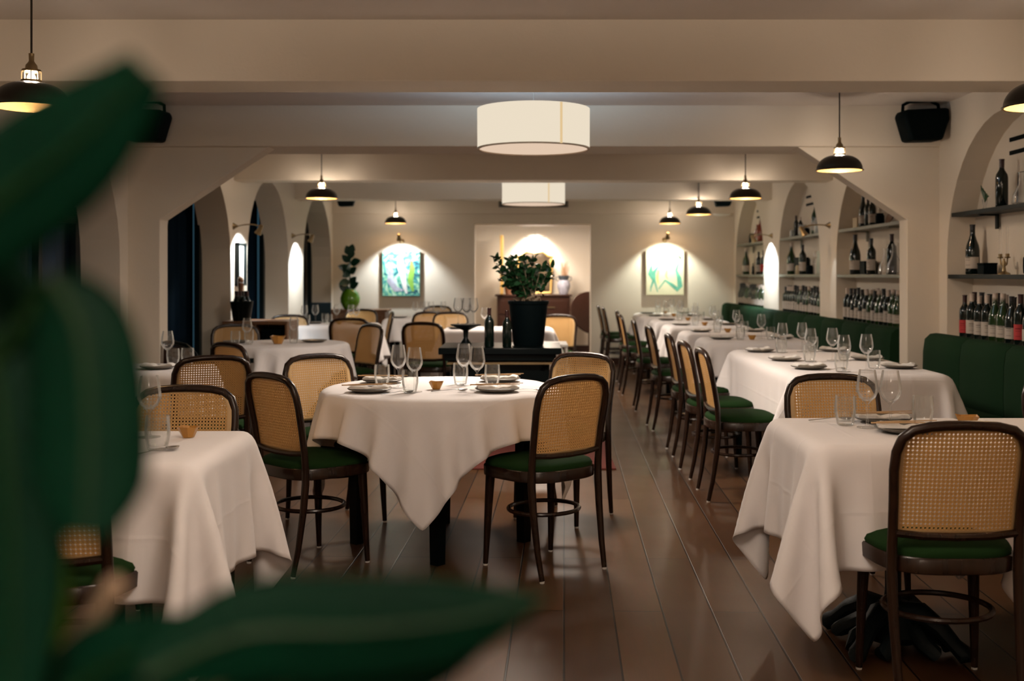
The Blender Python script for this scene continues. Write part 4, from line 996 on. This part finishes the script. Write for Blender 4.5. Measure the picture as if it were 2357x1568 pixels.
for k, (yy, sc, kd, lb) in enumerate([(12.30, 0.8, 5, 'slim dark bottle at the far end, third niche upper shelf'), (12.10, 0.72, 3, 'short bottle with pale foil, third niche upper shelf'), (11.45, 1.15, 2, 'tall green bottle beside the spot lamp, third niche upper shelf')]): place_bottle(kd, X, yy, S2, sc, lb, None)
small('storage_jar', JAR, 'pale_glass', (X-0.02, 12.40, S2), 'pale short jar, third niche upper shelf', 'jar', sc=0.8)
small('storage_jar', JAR, 'pale_glass', (X, 11.98, S2), 'clear-grey jar with rounded lid, third niche upper shelf', 'jar', sc=1.2)
small('storage_jar', JAR, 'blackmatte', (X, 11.82, S2), 'small black jar, third niche upper shelf', 'jar', sc=0.8)
small('storage_jar', JAR, 'pale_glass', (X, 11.28, S2), 'tall frosted jar nearest the pillar, third niche upper shelf', 'jar', sc=1.6)
# farthest niche
place_bottle(2, X-0.02, 15.1, S1, 1.2, 'large green bottle at the far end, farthest niche lower shelf', None)
for k, (yy, sc, kd) in enumerate([(14.72, 0.5, 5), (14.35, 1.0, 0), (14.05, 1.05, 4)]): place_bottle(kd, X, yy, S1, sc, ['tiny dark bottle beside the large green one, farthest niche', 'dark wine bottle in the middle, farthest niche lower shelf', 'red-labelled bottle near the bright pillar, farthest niche lower shelf'][k], None)
small('decanter', DEC, 'pale_glass', (X, 13.82, S1), 'round frosted flask next to the bright pillar, farthest niche', 'decanter')
small('storage_jar', JAR, 'blackmatte', (X, 14.75, S2), 'black jar on the upper shelf, farthest niche', 'jar', sc=1.3)
small('decanter', [(0, 0), (0.06, 0), (0.066, 0.01), (0.066, 0.2), (0.03, 0.24), (0.022, 0.30), (0.026, 0.32), (0, 0.32)], 'amberliq', (X, 14.18, S2), 'big flask of red-brown spirit on the upper shelf, farthest niche', 'decanter')
small('decanter', [(0, 0), (0.04, 0), (0.044, 0.01), (0.04, 0.12), (0.015, 0.2), (0.015, 0.24), (0, 0.24)], 'amberliq', (X, 14.45, S2), 'small brown flask beside the big one, farthest niche upper shelf', 'decanter')

# ------------------------------------------------------------------ pictures and mirror
def painting(x, z0, z1, w, label, kind):
    t = thing('painting', label, 'painting', (x, YF, 0)); h = z1-z0; zc = (z0+z1)/2
    mb = MB(); mb.box((0, -0.045, zc), (w, 0.035, h)); obj('canvas', mb, ['art_teal' if kind == 0 else 'art_cream'], t, smooth=False)
    mb = MB(); e = 0.006
    for s in (-1, 1): mb.box((s*(w/2+e/2), -0.042, zc), (e, 0.04, h+2*e)); mb.box((0, -0.042, zc+s*(h/2+e/2)), (w, 0.04, e))
    obj('edge', mb, 'canvas_edge' if kind == 0 else 'yellowbox', t, smooth=False)
    mb = MB(); mb.box((0, -0.014, zc), (w*0.6, 0.028, 0.03)); obj('hanging_batten', mb, 'darkwood', t, smooth=False)
    def stroke(pts, ws, m, nm):
        mb = MB(); vs = []; k = len(pts)
        for i in range(k):
            a = Vector(pts[max(0, i-1)]); b = Vector(pts[min(k-1, i+1)]); d = (b-a).normalized(); nn = Vector((-d.y, d.x))
            for s in (-1, 1): p = Vector(pts[i])+nn*ws[i]*s; vs.append((p.x*w/2, -0.0640-0.0006*random.random(), zc+p.y*h/2))
        mb.add(vs, [(2*i, 2*i+2, 2*i+3, 2*i+1) for i in range(k-1)]); obj(nm, mb, m, t, fix=False, smooth=False)
    if kind == 0:
        stroke([(-.7, .5), (-.55, .1), (-.6, -.3), (-.3, -.7), (0.1, -.75)], [.05, .14, .18, .14, .03], 'bluewhite', 'brush_stroke')
        stroke([(-.1, .8), (0.0, .3), (.1, -.1), (.2, -.6), (.3, -.9)], [.10, .2, .15, .12, .05], 'white', 'brush_stroke')
        stroke([(.55, .6), (.6, .2), (.5, -.3), (.65, -.8)], [.05, .14, .16, .06], 'fern', 'brush_stroke')
        stroke([(.1, .1), (-.15, -.25), (.05, -.45), (.25, -.6)], [.02, .05, .05, .02], 'art_green', 'brush_stroke')
    else:
        stroke([(-.72, .35), (-.8, -.05), (-.62, -.35), (-.75, -.65), (-.78, -.85)], [.03, .13, .07, .04, .02], 'art_green', 'brush_stroke')
        stroke([(-.5, .7), (-.35, .3), (-.6, .0), (-.55, -.4), (-.4, -.88)], [.02, .04, .10, .05, .02], 'art_green', 'brush_stroke')
        stroke([(.72, .45), (.6, .1), (.75, -.25), (.80, -.6), (.66, -.76), (.35, -.55), (.0, -.35), (-.35, -.75)], [.04, .06, .12, .14, .10, .08, .04, .02], 'art_green', 'brush_stroke')
        stroke([(.30, .85), (.65, .82), (.86, .62)], [.02, .03, .06], 'canvas_edge', 'brush_stroke')
        stroke([(-.35, .1), (-.42, -.2), (-.38, -.5)], [.05, .07, .03], 'art_yellow', 'brush_stroke')
        stroke([(.1, .1), (.05, -.15), (.15, -.3)], [.04, .05, .02], 'art_yellow', 'brush_stroke')
painting(-1.90, 0.994, 1.628, 0.53, 'unframed teal and pale green figure painting on the far wall', 0)
painting(1.888, 1.01, 1.645, 0.535, 'unframed cream painting with green brush-drawn figures on the far wall', 1)
t = thing('wall_mirror', 'tall narrow black-framed mirror on the lit pillar between windows', 'mirror', (-W, 10.65, 1.40))
mb = MB()
for s in (-1, 1): mb.box((0.02, s*0.13, 0), (0.04, 0.03, 0.42*1.0)); mb.box((0.02, 0, s*0.20), (0.04, 0.29, 0.02))
obj('frame', mb, 'black', t, smooth=False)
mb = MB(); mb.box((0.012, 0, 0), (0.012, 0.24, 0.38)); obj('mirror_pane', mb, 'white', t, smooth=False)

# ------------------------------------------------------------------ centre: rug, black serving table with plant
mb = MB(); mb.box((-0.245, 8.40, 0.006), (1.59, 2.35, 0.012)); tag(obj('rug', mb, 'rug', None, bevel=0.003), 'red woven rug beneath the black serving table', 'rug')
t = thing('serving_table', 'black lacquered serving table with crossed legs under the plant pot', 'table', (-0.25, 8.42, 0.012))
mb = MB(); mb.box((0, 0, 0.715), (0.92, 0.66, 0.05)); mb.box((0, 0, 0.665), (0.84, 0.58, 0.05)); obj('tabletop', mb, 'black', t, bevel=0.006)
mb = MB(); mb.box((0, 0.02, 0.51), (0.74, 0.46, 0.20)); obj('drawer_box', mb, 'black', t, bevel=0.004)
mb = MB(); mb.box((0, 0, 0.62), (0.80, 0.54, 0.016)); obj('brass_band', mb, 'oldbrass', t, smooth=False)
for sx in (-1, 1):
    mb = MB()
    for q in (-1, 1): mb.tube([(sx*0.36, q*0.24, 0.62), (sx*0.10+0.0, -q*0.0, 0.33), (sx*0.36, -q*0.24, 0.0)], 0.022, 4)
    obj('leg', mb, 'black', t, smooth=False)
mb = MB(); mb.box((0, 0, 0.18), (0.66, 0.36, 0.02)); obj('lower_shelf', mb, 'black', t, smooth=False)
t = thing('plant_pot', 'bushy green plant in a tall black pot on the serving table', 'plant', (-0.04, 8.42, 0.752))
mb = MB(); mb.lathe([(0.0, 0), (0.112, 0), (0.118, 0.01), (0.150, 0.315), (0.158, 0.32), (0.160, 0.345), (0.150, 0.347), (0.142, 0.33), (0.140, 0.30), (0.0, 0.30)], 28); obj('pot', mb, 'blackmatte', t)
mb = MB(); mb.lathe([(0, 0.305), (0.135, 0.305), (0.13, 0.312), (0, 0.315)], 20); obj('soil', mb, 'soil', t)
st = MB(); lf = MB(); rnd = random.Random(4)
def leaf_add(mb, p, d, L, w, up=0.3, hint=None):
    d = d.normalized(); side = d.cross(hint if hint is not None else Vector((0, 0, 1)))
    side = side.normalized() if side.length > 1e-3 else Vector((1, 0, 0)); nrm = side.cross(d)
    c = [(0, 0.05), (0.25, 0.8), (0.5, 1.0), (0.8, 0.6), (1.0, 0.0)]; vs = []
    for u, k in c:
        q = p+d*(L*u)+nrm*(up*L*(u-u*u)); vs += [q+side*(w*k)+nrm*(0.15*w*k), q, q-side*(w*k)+nrm*(0.15*w*k)]
    fs = []
    for i in range(4): fs += [(3*i, 3*i+1, 3*i+4, 3*i+3), (3*i+1, 3*i+2, 3*i+5, 3*i+4)]
    mb.add(vs, fs)
for k in range(34):
    a = rnd.uniform(0, 2*PI); sp = rnd.uniform(0.05, 0.31); h = rnd.uniform(0.12, 0.36)*(1.1-sp)
    b = Vector((0.05*math.cos(a), 0.05*math.sin(a), 0.30)); e = Vector((sp*math.cos(a)-0.08, sp*0.7*math.sin(a), 0.34+h)); m_ = (b+e)/2+Vector((0, 0, 0.06))
    pts = [b*(1-u)**2+m_*2*u*(1-u)+e*u*u for u in [i/6 for i in range(7)]]
    st.tube(pts, [0.004, 0.0035, 0.003, 0.003, 0.0025, 0.002, 0.0015], 5)
    for i in range(2, 7):
        for _ in range(4):
            d = Vector((rnd.uniform(-1, 1), rnd.uniform(-1, 1), rnd.uniform(-0.2, 0.9))); leaf_add(lf, pts[i], d, rnd.uniform(0.045, 0.08), rnd.uniform(0.014, 0.023), 0.3, Vector((rnd.uniform(-1, 1), rnd.uniform(-1, 1), 0.6)))
obj('foliage', lf, 'leaf', t, fix=False)
obj('stems', st, 'twig', t)
mb = MB()
for k in range(22):
    a = rnd.uniform(0, 2*PI); r = rnd.uniform(0.02, 0.12); mb.tube([(r*math.cos(a), r*math.sin(a), 0.31), (r*1.1*math.cos(a+0.4), r*math.sin(a+.4), 0.36), (r*math.cos(a+1.0), r*math.sin(a+1), 0.34+rnd.uniform(0, .05))], 0.004, 5)
obj('dry_moss', mb, 'twig', t)
# bottles and a raised tray with glasses on the serving table
for (x, y, sc, lb) in [(-0.335, 8.22, 0.98, 'dark wine bottle on the serving table, left of two'), (-0.20, 8.18, 0.92, 'dark wine bottle on the serving table, next to the pot')]:
    place_bottle(5, x, y, 0.752, sc, lb, None)
t = thing('cake_stand', 'low black pedestal tray carrying glasses at the serving table corner', 'tray', (-0.53, 8.50, 0.752))
mb = MB(); mb.lathe([(0.0, 0), (0.05, 0), (0.045, 0.01), (0.018, 0.05), (0.022, 0.11), (0.10, 0.145), (0.12, 0.150), (0.12, 0.158), (0.0, 0.158)], 24); obj('stand', mb, 'black', t)
for k, (dx, dy) in enumerate([(-0.06, 0.0), (0.01, -0.05), (0.06, 0.03), (-0.0, 0.06)]): wine(-0.53+dx, 8.50+dy, '%s one on the black pedestal tray' % ['first', 'second', 'third', 'fourth'][k], 0.911)
# white-edged low cart behind the pot
t = thing('service_trolley', 'white-edged service trolley behind the black serving table', 'trolley', (0.12, 9.35, 0))
mb = MB(); mb.box((0, 0, 0.70), (0.34, 0.5, 0.02)); obj('top_tray', mb, 'white', t, smooth=False, bevel=0.003)
for sx in (-1, 1):
    for sy in (-1, 1): mb = MB(); mb.tube([(sx*0.155, sy*0.23, 0.69), (sx*0.20, sy*0.24, 0.0)], 0.012, 7); obj('leg', mb, 'white', t)

# ------------------------------------------------------------------ window side furniture
t = thing('armchair', 'black bentwood armchair before the darkest window', 'chair', (-2.42, 7.97, 0), -0.55)
mb = MB(); hh = [(0.24, -0.2, 0.45), (0.25, -0.24, 0.62), (0.22, -0.27, 0.74), (0.14, -0.285, 0.80), (0, -0.29, 0.82)]
mb.tube(hh+[(-x, y, z) for x, y, z in reversed(hh[:-1])], 0.016, 8); obj('back_frame', mb, 'black', t)
mb = MB(); mb.tube([(x*0.93, y+0.01, 0.48+(z-0.48)*0.93) for x, y, z in hh]+[(-x*0.93, y+0.01, 0.48+(z-0.48)*0.93) for x, y, z in reversed(hh[:-1])], 0.004, 4); mb.prism([(-0.22, 0.50), (0.22, 0.50), (0.22, 0.66), (0.12, 0.78), (-0.12, 0.78), (-0.22, 0.66)], 'y', -0.262, -0.254); obj('back_panel', mb, 'darkwood', t)
for s in (-1, 1):
    mb = MB(); mb.box((s*0.25, 0.0, 0.665), (0.07, 0.44, 0.035)); mb.tube([(s*0.25, 0.18, 0.65), (s*0.24, 0.18, 0.44)], 0.014, 7); mb.tube([(s*0.25, -0.02, 0.65), (s*0.24, -0.02, 0.44)], 0.014, 7); obj('armrest', mb, 'black', t)
mb = MB(); mb.box((0, 0, 0.43), (0.48, 0.46, 0.06)); obj('seat', mb, 'velvet', t, bevel=0.02)
for sx in (-1, 1):
    for sy in (-1, 1): mb = MB(); mb.tube([(sx*0.22, sy*0.19, 0.42), (sx*0.235, sy*0.21, 0)], [0.02, 0.012], 8); obj('leg', mb, 'black', t)
t = thing('service_cabinet', 'walnut service cabinet with open bays against the window pillar', 'cabinet', (-2.56, 10.22, 0))
mb = MB()
mb.box((0, 0, 0.855), (0.60, 0.50, 0.03)); mb.box((0, 0, 0.06), (0.58, 0.48, 0.03)); mb.box((0, 0, 0.62), (0.56, 0.46, 0.02))
for x in (-0.285, 0.0, 0.285): mb.box((x, 0, 0.45), (0.02, 0.48, 0.80))
mb.box((0, 0.235, 0.45), (0.58, 0.01, 0.8)); obj('carcass', mb, 'midwood', t, smooth=False, bevel=0.003)
for s in (-1, 1):
    mb = MB(); mb.box((s*0.143, -0.245, 0.34), (0.255, 0.016, 0.52)); d = obj('door', mb, 'darkwood', t, smooth=False, bevel=0.003)
    mb = MB(); mb.lathe([(0.01, 0), (0.008, 0.02), (0, 0.022)], 8, T=Matrix.Translation((s*0.04, -0.253, 0.40)) @ Matrix.Rotation(PI/2, 4, 'X')); obj('knob', mb, 'oldbrass', d)
carton((-2.42, 10.2, 0.631), (0.20, 0.26, 0.16), 'blackmatte', 'black box in the open bay of the walnut cabinet')
t = thing('ice_bucket', 'black bottle bucket crowded with dark bottle necks on the walnut cabinet', 'bucket', (-2.72, 10.12, 0.871))
mb = MB(); mb.lathe([(0, 0), (0.075, 0), (0.08, 0.01), (0.105, 0.17), (0.108, 0.18), (0.100, 0.18), (0.075, 0.02), (0, 0.015)], 24); obj('pail', mb, 'black', t)
for k in range(6):
    a = 2*PI*k/6; place_bottle([5, 0, 5, 1, 5, 0][k], -2.72+0.052*math.cos(a), 10.12+0.052*math.sin(a), 0.89, 0.85, 'dark bottle standing in the black bucket, %s' % ['bench-facing side', 'far window side', 'far side', 'window side', 'near window side', 'near side'][k], 'dark bottles in the black bucket')
t = thing('pepper_mill', 'tall turned wooden pepper mill on the walnut cabinet', 'mill', (-2.80, 10.38, 0.871))
mb = MB(); mb.lathe([(0, 0), (0.03, 0), (0.03, 0.01), (0.024, 0.05), (0.018, 0.15), (0.022, 0.28), (0.030, 0.35), (0, 0.35)], 14); obj('body', mb, 'midwood', t)
mb = MB(); mb.lathe([(0.026, 0.351), (0.030, 0.37), (0.022, 0.40), (0.008, 0.41), (0, 0.42)], 14); obj('top', mb, 'midwood', t)
# rubber plant in a lime vase on a walnut chest, far corner
t = thing('walnut_chest', 'low walnut chest in the far window-side corner under the green vase', 'chest', (-2.45, 15.30, 0))
mb = MB(); mb.box((0, 0, 0.42), (0.78, 0.42, 0.72)); mb.box((0, 0, 0.795), (0.84, 0.46, 0.03)); obj('body', mb, 'midwood', t, smooth=False, bevel=0.004)
for k in range(3): mb = MB(); mb.box((0, -0.218, 0.20+0.22*k), (0.70, 0.016, 0.19)); d = obj('drawer', mb, 'midwood', t, smooth=False, bevel=0.003); mb = MB(); mb.box((0, -0.232, 0.20+0.22*k), (0.10, 0.014, 0.012)); obj('handle', mb, 'oldbrass', d, smooth=False)
for s in (-1, 1): mb = MB(); mb.box((s*0.35, 0, 0.03), (0.05, 0.38, 0.06)); obj('foot', mb, 'midwood', t, smooth=False)
t = thing('rubber_plant', 'dark rubber plant rising from a glossy lime green vase, far corner', 'plant', (-2.57, 15.22, 0.811))
mb = MB(); mb.lathe([(0, 0), (0.075, 0), (0.10, 0.03), (0.135, 0.10), (0.138, 0.16), (0.115, 0.235), (0.075, 0.27), (0.070, 0.285), (0.06, 0.285), (0.06, 0.24), (0, 0.22)], 28); obj('vase', mb, 'vase_green', t)
mb = MB(); mb.tube([(0, 0, 0.2), (0.0, 0, 0.35), (-0.01, 0, 0.55), (0.01, 0, 0.75), (0, 0, 0.85)], 0.008, 6); obj('stem', mb, 'leaf', t)
lf = MB(); rn = random.Random(11)
for k, (dx, h, dz) in enumerate([(-1, .26, .5), (1, .30, .6), (.9, .36, .9), (-.8, .40, -.3), (-.7, .48, .8), (1, .50, .9), (-1, .56, .3), (1, .64, .25), (-.9, .66, .9), (.3, .70, 1.4), (-.5, .76, 1.5), (.5, .78, 1.5), (-.2, .6, .1), (-.6, .52, -.4)]):
    leaf_add(lf, Vector((0, 0, h)), Vector((dx, rn.uniform(-.8, -.1), dz)), rn.uniform(0.15, 0.20), rn.uniform(0.048, 0.062), 0.12, Vector((rn.uniform(-.4, .4), -1, rn.uniform(-.3, .5))))
obj('foliage', lf, 'fig', t, fix=False)
mb = MB(); mb.box((0, 0, 0.16), (0.26, 0.03, 0.32)); tag(obj('menu_board', mb, 'black', None, bevel=0.004, loc=(-2.73, 13.95, 0.62)), 'small black board standing in front of the farthest window', 'board')
mb = MB(); mb.box((0, 0, 0.31), (0.34, 0.20, 0.60)); tag(obj('low_pillar', mb, 'midwood', None, bevel=0.004, loc=(-2.70, 13.95, 0.0)), 'short walnut plinth beneath the small black board', 'plinth')

# ------------------------------------------------------------------ alcove behind the far opening
t = thing('dresser', 'dark mahogany dresser in the square opening', 'dresser', (-0.0, 18.08, 0))
mb = MB(); mb.box((0, 0, 0.50), (1.20, 0.46, 0.88)); mb.box((0, 0, 0.955), (1.27, 0.50, 0.03)); obj('body', mb, 'darkwood', t, smooth=False, bevel=0.006)
for k in range(3):
    for s in (-1, 1): mb = MB(); mb.box((s*0.29, -0.236, 0.24+0.26*k), (0.54, 0.016, 0.22)); d = obj('drawer', mb, 'darkwood', t, smooth=False, bevel=0.003); mb = MB(); mb.box((s*0.29, -0.25, 0.24+0.26*k), (0.12, 0.014, 0.014)); obj('handle', mb, 'oldbrass', d, smooth=False)
for sx in (-1, 1):
    for sy in (-1, 1): mb = MB(); mb.box((sx*0.54, sy*0.18, 0.03), (0.06, 0.06, 0.06)); obj('foot', mb, 'darkwood', t, smooth=False)
t = thing('gilt_mirror', 'ornate gold-framed mirror standing on the mahogany dresser', 'mirror', (0.02, 18.28, 0.97))
prof = [(-0.27, 0), (0.27, 0), (0.29, 0.45), (0.27, 0.55), (0.31, 0.60), (0.22, 0.62), (0.14, 0.69), (0, 0.67), (-0.14, 0.69), (-0.22, 0.62), (-0.31, 0.60), (-0.27, 0.55), (-0.29, 0.45)]
mb = MB(); mb.tube([(x, 0, z+0.02) for x, z in prof], 0.026, 8, closed=True); obj('frame', mb, 'gilt', t)
mb = MB(); mb.prism([(x*0.95, z*0.97+0.03) for x, z in prof], 'y', -0.004, 0.012); obj('mirror_pane', mb, 'mirror', t, smooth=False)
t = thing('ceramic_vase', 'blue-white two-handled vase of dried reeds on the dresser', 'vase', (0.50, 18.0, 0.971))
mb = MB(); mb.lathe([(0, 0), (0.07, 0), (0.075, 0.02), (0.11, 0.13), (0.105, 0.19), (0.075, 0.24), (0.07, 0.28), (0.085, 0.31), (0.075, 0.31), (0.06, 0.27), (0, 0.2)], 24); obj('body', mb, 'bluewhite', t)
mb = MB(); mb.lathe([(0.078, 0.235), (0.074, 0.28), (0.089, 0.312), (0.09, 0.30), (0.082, 0.25)], 24); mb.f = mb.f[:-2]; mb.m = mb.m[:-2]; obj('neck_band', mb, 'slate', t)
for s in (-1, 1): mb = MB(); mb.tube([(s*0.08, 0, 0.29), (s*0.125, 0, 0.285), (s*0.125, 0, 0.24), (s*0.09, 0, 0.22)], 0.008, 6); obj('handle', mb, 'slate', t)
mb = MB(); rn = random.Random(5)
for k in range(26): a = rn.uniform(0, 2*PI); q = rn.uniform(0, 0.10); mb.tube([(0.02*math.cos(a), 0.02*math.sin(a), 0.2), (q*math.cos(a), q*math.sin(a), 0.50+rn.uniform(-.08, .06))], [0.002, 0.0035], 4)
obj('dried_reeds', mb, 'reed', t)
t = thing('gilt_frame_panel', 'slim gilded frame seen edge-on above the fern', 'frame', (-0.52, 17.75, 0.971))
mb = MB(); mb.box((0, 0.2, 0.49), (0.05, 0.035, 0.96)); mb.box((0, -0.02, 0.49), (0.05, 0.035, 0.96)); mb.box((0, 0.09, 0.955), (0.05, 0.24, 0.035)); mb.box((0, 0.09, 0.02), (0.05, 0.24, 0.035)); obj('frame', mb, 'gilt', t, smooth=False, bevel=0.004)
mb = MB(); mb.box((0, 0.09, 0.49), (0.012, 0.19, 0.90)); obj('panel', mb, 'midwood', t, smooth=False)
t = thing('potted_fern', 'bright green fern beside the gilded frame on the dresser', 'plant', (-0.40, 17.93, 0.971))
mb = MB(); mb.lathe([(0, 0), (0.06, 0), (0.085, 0.15), (0.09, 0.16), (0.08, 0.16), (0, 0.12)], 20); obj('pot', mb, 'terracotta', t)
lf = MB()
for k in range(30):
    a = rn.uniform(0, 2*PI); d = Vector((math.cos(a), math.sin(a)*0.6, 0)); h = rn.uniform(0.1, 0.40); sp = rn.uniform(0.06, 0.2)
    for i in range(7):
        u = i/6; p = Vector((0, 0, 0.15))+d*(sp*u)+Vector((0, 0, h*(2*u-u*u*1.1)))
        for s in (-1, 1): leaf_add(lf, p, Vector((-d.y*s+d.x*0.5, d.x*s+d.y*.5, 0.2)), 0.05*(1.1-u*0.7), 0.010)
obj('fronds', lf, 'fern', t, fix=False)
t = thing('picture_lamp', 'thin dark bar picture lamp high on the alcove wall', 'lamp', (0.03, 18.40, 1.93))
mb = MB(); mb.tube([(-0.17, -0.16, 0.0), (0.17, -0.16, 0.0)], 0.009, 8); obj('bar', mb, 'black', t); mb = MB(); mb.tube([(0, 0.0, 0.05), (0, -0.10, 0.06), (0, -0.16, 0.01)], 0.006, 6); obj('arm', mb, 'oldbrass', t)
l = light('bar_light', 'SPOT', (0, -0.19, 0.0), 95, (1, 0.93, 0.85), t, 0.05, spot=math.radians(125), blend=0.9); aim(l, (0, -0.19, 0), (0, 0.02, -0.28))
t = thing('tilt_top_table', 'round brown table with its top tilted upright, at the opening edge', 'table', (0.92, 16.95, 0))
R = Matrix.Translation((0, 0, 0.70)) @ Matrix.Rotation(math.radians(62), 4, 'X') @ Matrix.Rotation(0.3, 4, 'Y')
mb = MB(); mb.lathe([(0, -0.015), (0.36, -0.015), (0.37, 0), (0.36, 0.02), (0.2, 0.045), (0, 0.055)], 40, T=R); obj('tabletop', mb, 'darkwood', t)
mb = MB(); mb.lathe([(0.02, 0.05), (0.02, 0.66), (0, 0.67)], 10, c=(-0.05, -0.1, 0)); obj('column', mb, 'darkwood', t)
mb = MB()
for k in range(3): a = 2*PI*k/3+.4; mb.tube([(-0.05, -0.1, 0.10), (-0.05+0.12*math.cos(a), -0.1+0.12*math.sin(a), 0.05), (-0.05+0.22*math.cos(a), -0.1+0.22*math.sin(a), 0.015)], [0.02, 0.016, 0.012], 7)
obj('base', mb, 'darkwood', t)

# ------------------------------------------------------------------ foreground plant, out of focus
t = thing('foreground_plant', 'large-leaved green plant out of focus, close to the camera', 'plant', (-0.30, 0.56, 0))
ROOT = Vector((-0.30, 0.56, 0))
def big_leaf(cl, hws, d0, d1, curl=0.25, fold=0.18, mat_='leafnear', n=22, m=8):
    """cl: centre line in pixels, hws: half widths in pixels, d0..d1 distance from the camera along the leaf"""
    k = len(cl); vs = []; us = [i/n for i in range(n+1)]
    def cat(vals, u):
        x = u*(k-1); i = min(int(x), k-2); f = x-i
        p0 = vals[max(0, i-1)]; p1 = vals[i]; p2 = vals[i+1]; p3 = vals[min(k-1, i+2)]
        return 0.5*((2*p1)+(-p0+p2)*f+(2*p0-5*p1+4*p2-p3)*f*f+(-p0+3*p1-3*p2+p3)*f**3)
    xs = [c[0] for c in cl]; ys = [c[1] for c in cl]; rib = []
    for u in us:
        x, y = cat(xs, u), cat(ys, u); x2, y2 = cat(xs, min(1, u+0.02)), cat(ys, min(1, u+0.02)); x1, y1 = cat(xs, max(0, u-0.02)), cat(ys, max(0, u-0.02))
        tx, ty = x2-x1, y2-y1; ln = math.hypot(tx, ty)+1e-6; nx_, ny_ = -ty/ln, tx/ln; w = max(0.5, cat(hws, u)); d = d0+(d1-d0)*u
        rib.append(PD(x, y, d-0.001)-ROOT)
        for j in range(m+1):
            q = j/m*2-1; vs.append(PD(x+nx_*w*q, y+ny_*w*q, d+fold*abs(q)*w*d/FPX+curl*q*q*w*d/FPX*0.5)-ROOT)
    mb = MB(); mb.add(vs, [(i*(m+1)+j, i*(m+1)+j+1, (i+1)*(m+1)+j+1, (i+1)*(m+1)+j) for i in range(n) for j in range(m)])
    o = obj('leaf', mb, mat_, t, fix=False, ang=80); sd = o.modifiers.new('thickness', 'SOLIDIFY'); sd.thickness = 0.0009
    mb = MB(); mb.tube(rib, [0.0022-0.0016*u for u in us], 6); obj('leaf_rib', mb, 'midrib', o)
    return o
big_leaf([(-160, 590), (20, 445), (180, 320), (340, 160)], [120, 150, 135, 60], 0.42, 0.40)
big_leaf([(120, 640), (185, 760), (205, 960), (200, 1120), (195, 1235)], [45, 122, 140, 135, 60], 0.44, 0.42, fold=0.3)
big_leaf([(-60, 560), (-20, 800), (20, 1100), (30, 1400), (20, 1640)], [60, 110, 130, 110, 60], 0.46, 0.44)
big_leaf([(-100, 700), (-30, 640), (40, 700), (120, 830)], [50, 70, 70, 20], 0.50, 0.48)
big_leaf([(330, 1560), (560, 1460), (820, 1450), (1060, 1425), (1262, 1372)], [50, 118, 125, 95, 4], 0.44, 0.47, curl=0.1)
big_leaf([(60, 1700), (200, 1560), (330, 1500), (480, 1440)], [60, 100, 95, 30], 0.47, 0.45)
big_leaf([(520, 1640), (720, 1560), (960, 1530), (1130, 1470)], [50, 75, 70, 10], 0.48, 0.50, curl=0.1)
big_leaf([(70, 1080), (95, 1220), (110, 1400), (80, 1600)], [12, 45, 52, 40], 0.56, 0.54, mat_='leaflight')
big_leaf([(300, 1600), (370, 1520), (440, 1450), (520, 1385)], [30, 50, 45, 8], 0.53, 0.52, mat_='leaflight')
def stem_px(pts, r, m_): mb = MB(); mb.tube([PD(*p)-ROOT for p in pts], r, 9); return obj('stem', mb, m_, t)
stem_px([(90, 1590, 0.50), (150, 1500, 0.50), (215, 1425, 0.49), (268, 1345, 0.48)], [0.0048, 0.0044, 0.0040, 0.0046], 'stem')
mb = MB(); tp = PD(60, 1600, 0.52)-ROOT; mb.tube([(0, 0, 0.40), (0.02, 0.0, 0.62), (-0.0, 0.0, 0.85), tuple(tp)], [0.014, 0.012, 0.009, 0.006], 9); obj('stem', mb, 'stem', t)
for (x, y, d) in ((-160, 590, .42), (120, 640, .44), (-60, 560, .46), (-100, 700, .5)):
    mb = MB(); e = PD(x, y, d)-ROOT; mb.tube([tuple(tp), tuple((tp+e)/2+Vector((-0.06, 0, 0))), tuple(e)], 0.0025, 6); obj('leaf_stalk', mb, 'midrib', t)
mb = MB(); mb.lathe([(0, 0), (0.13, 0), (0.14, 0.01), (0.17, 0.36), (0.185, 0.37), (0.185, 0.41), (0.17, 0.41), (0.16, 0.37), (0, 0.36)], 28); obj('pot', mb, 'terracotta', t)
mb = MB(); mb.lathe([(0, 0.38), (0.158, 0.38), (0, 0.395)], 20); obj('soil', mb, 'soil', t)
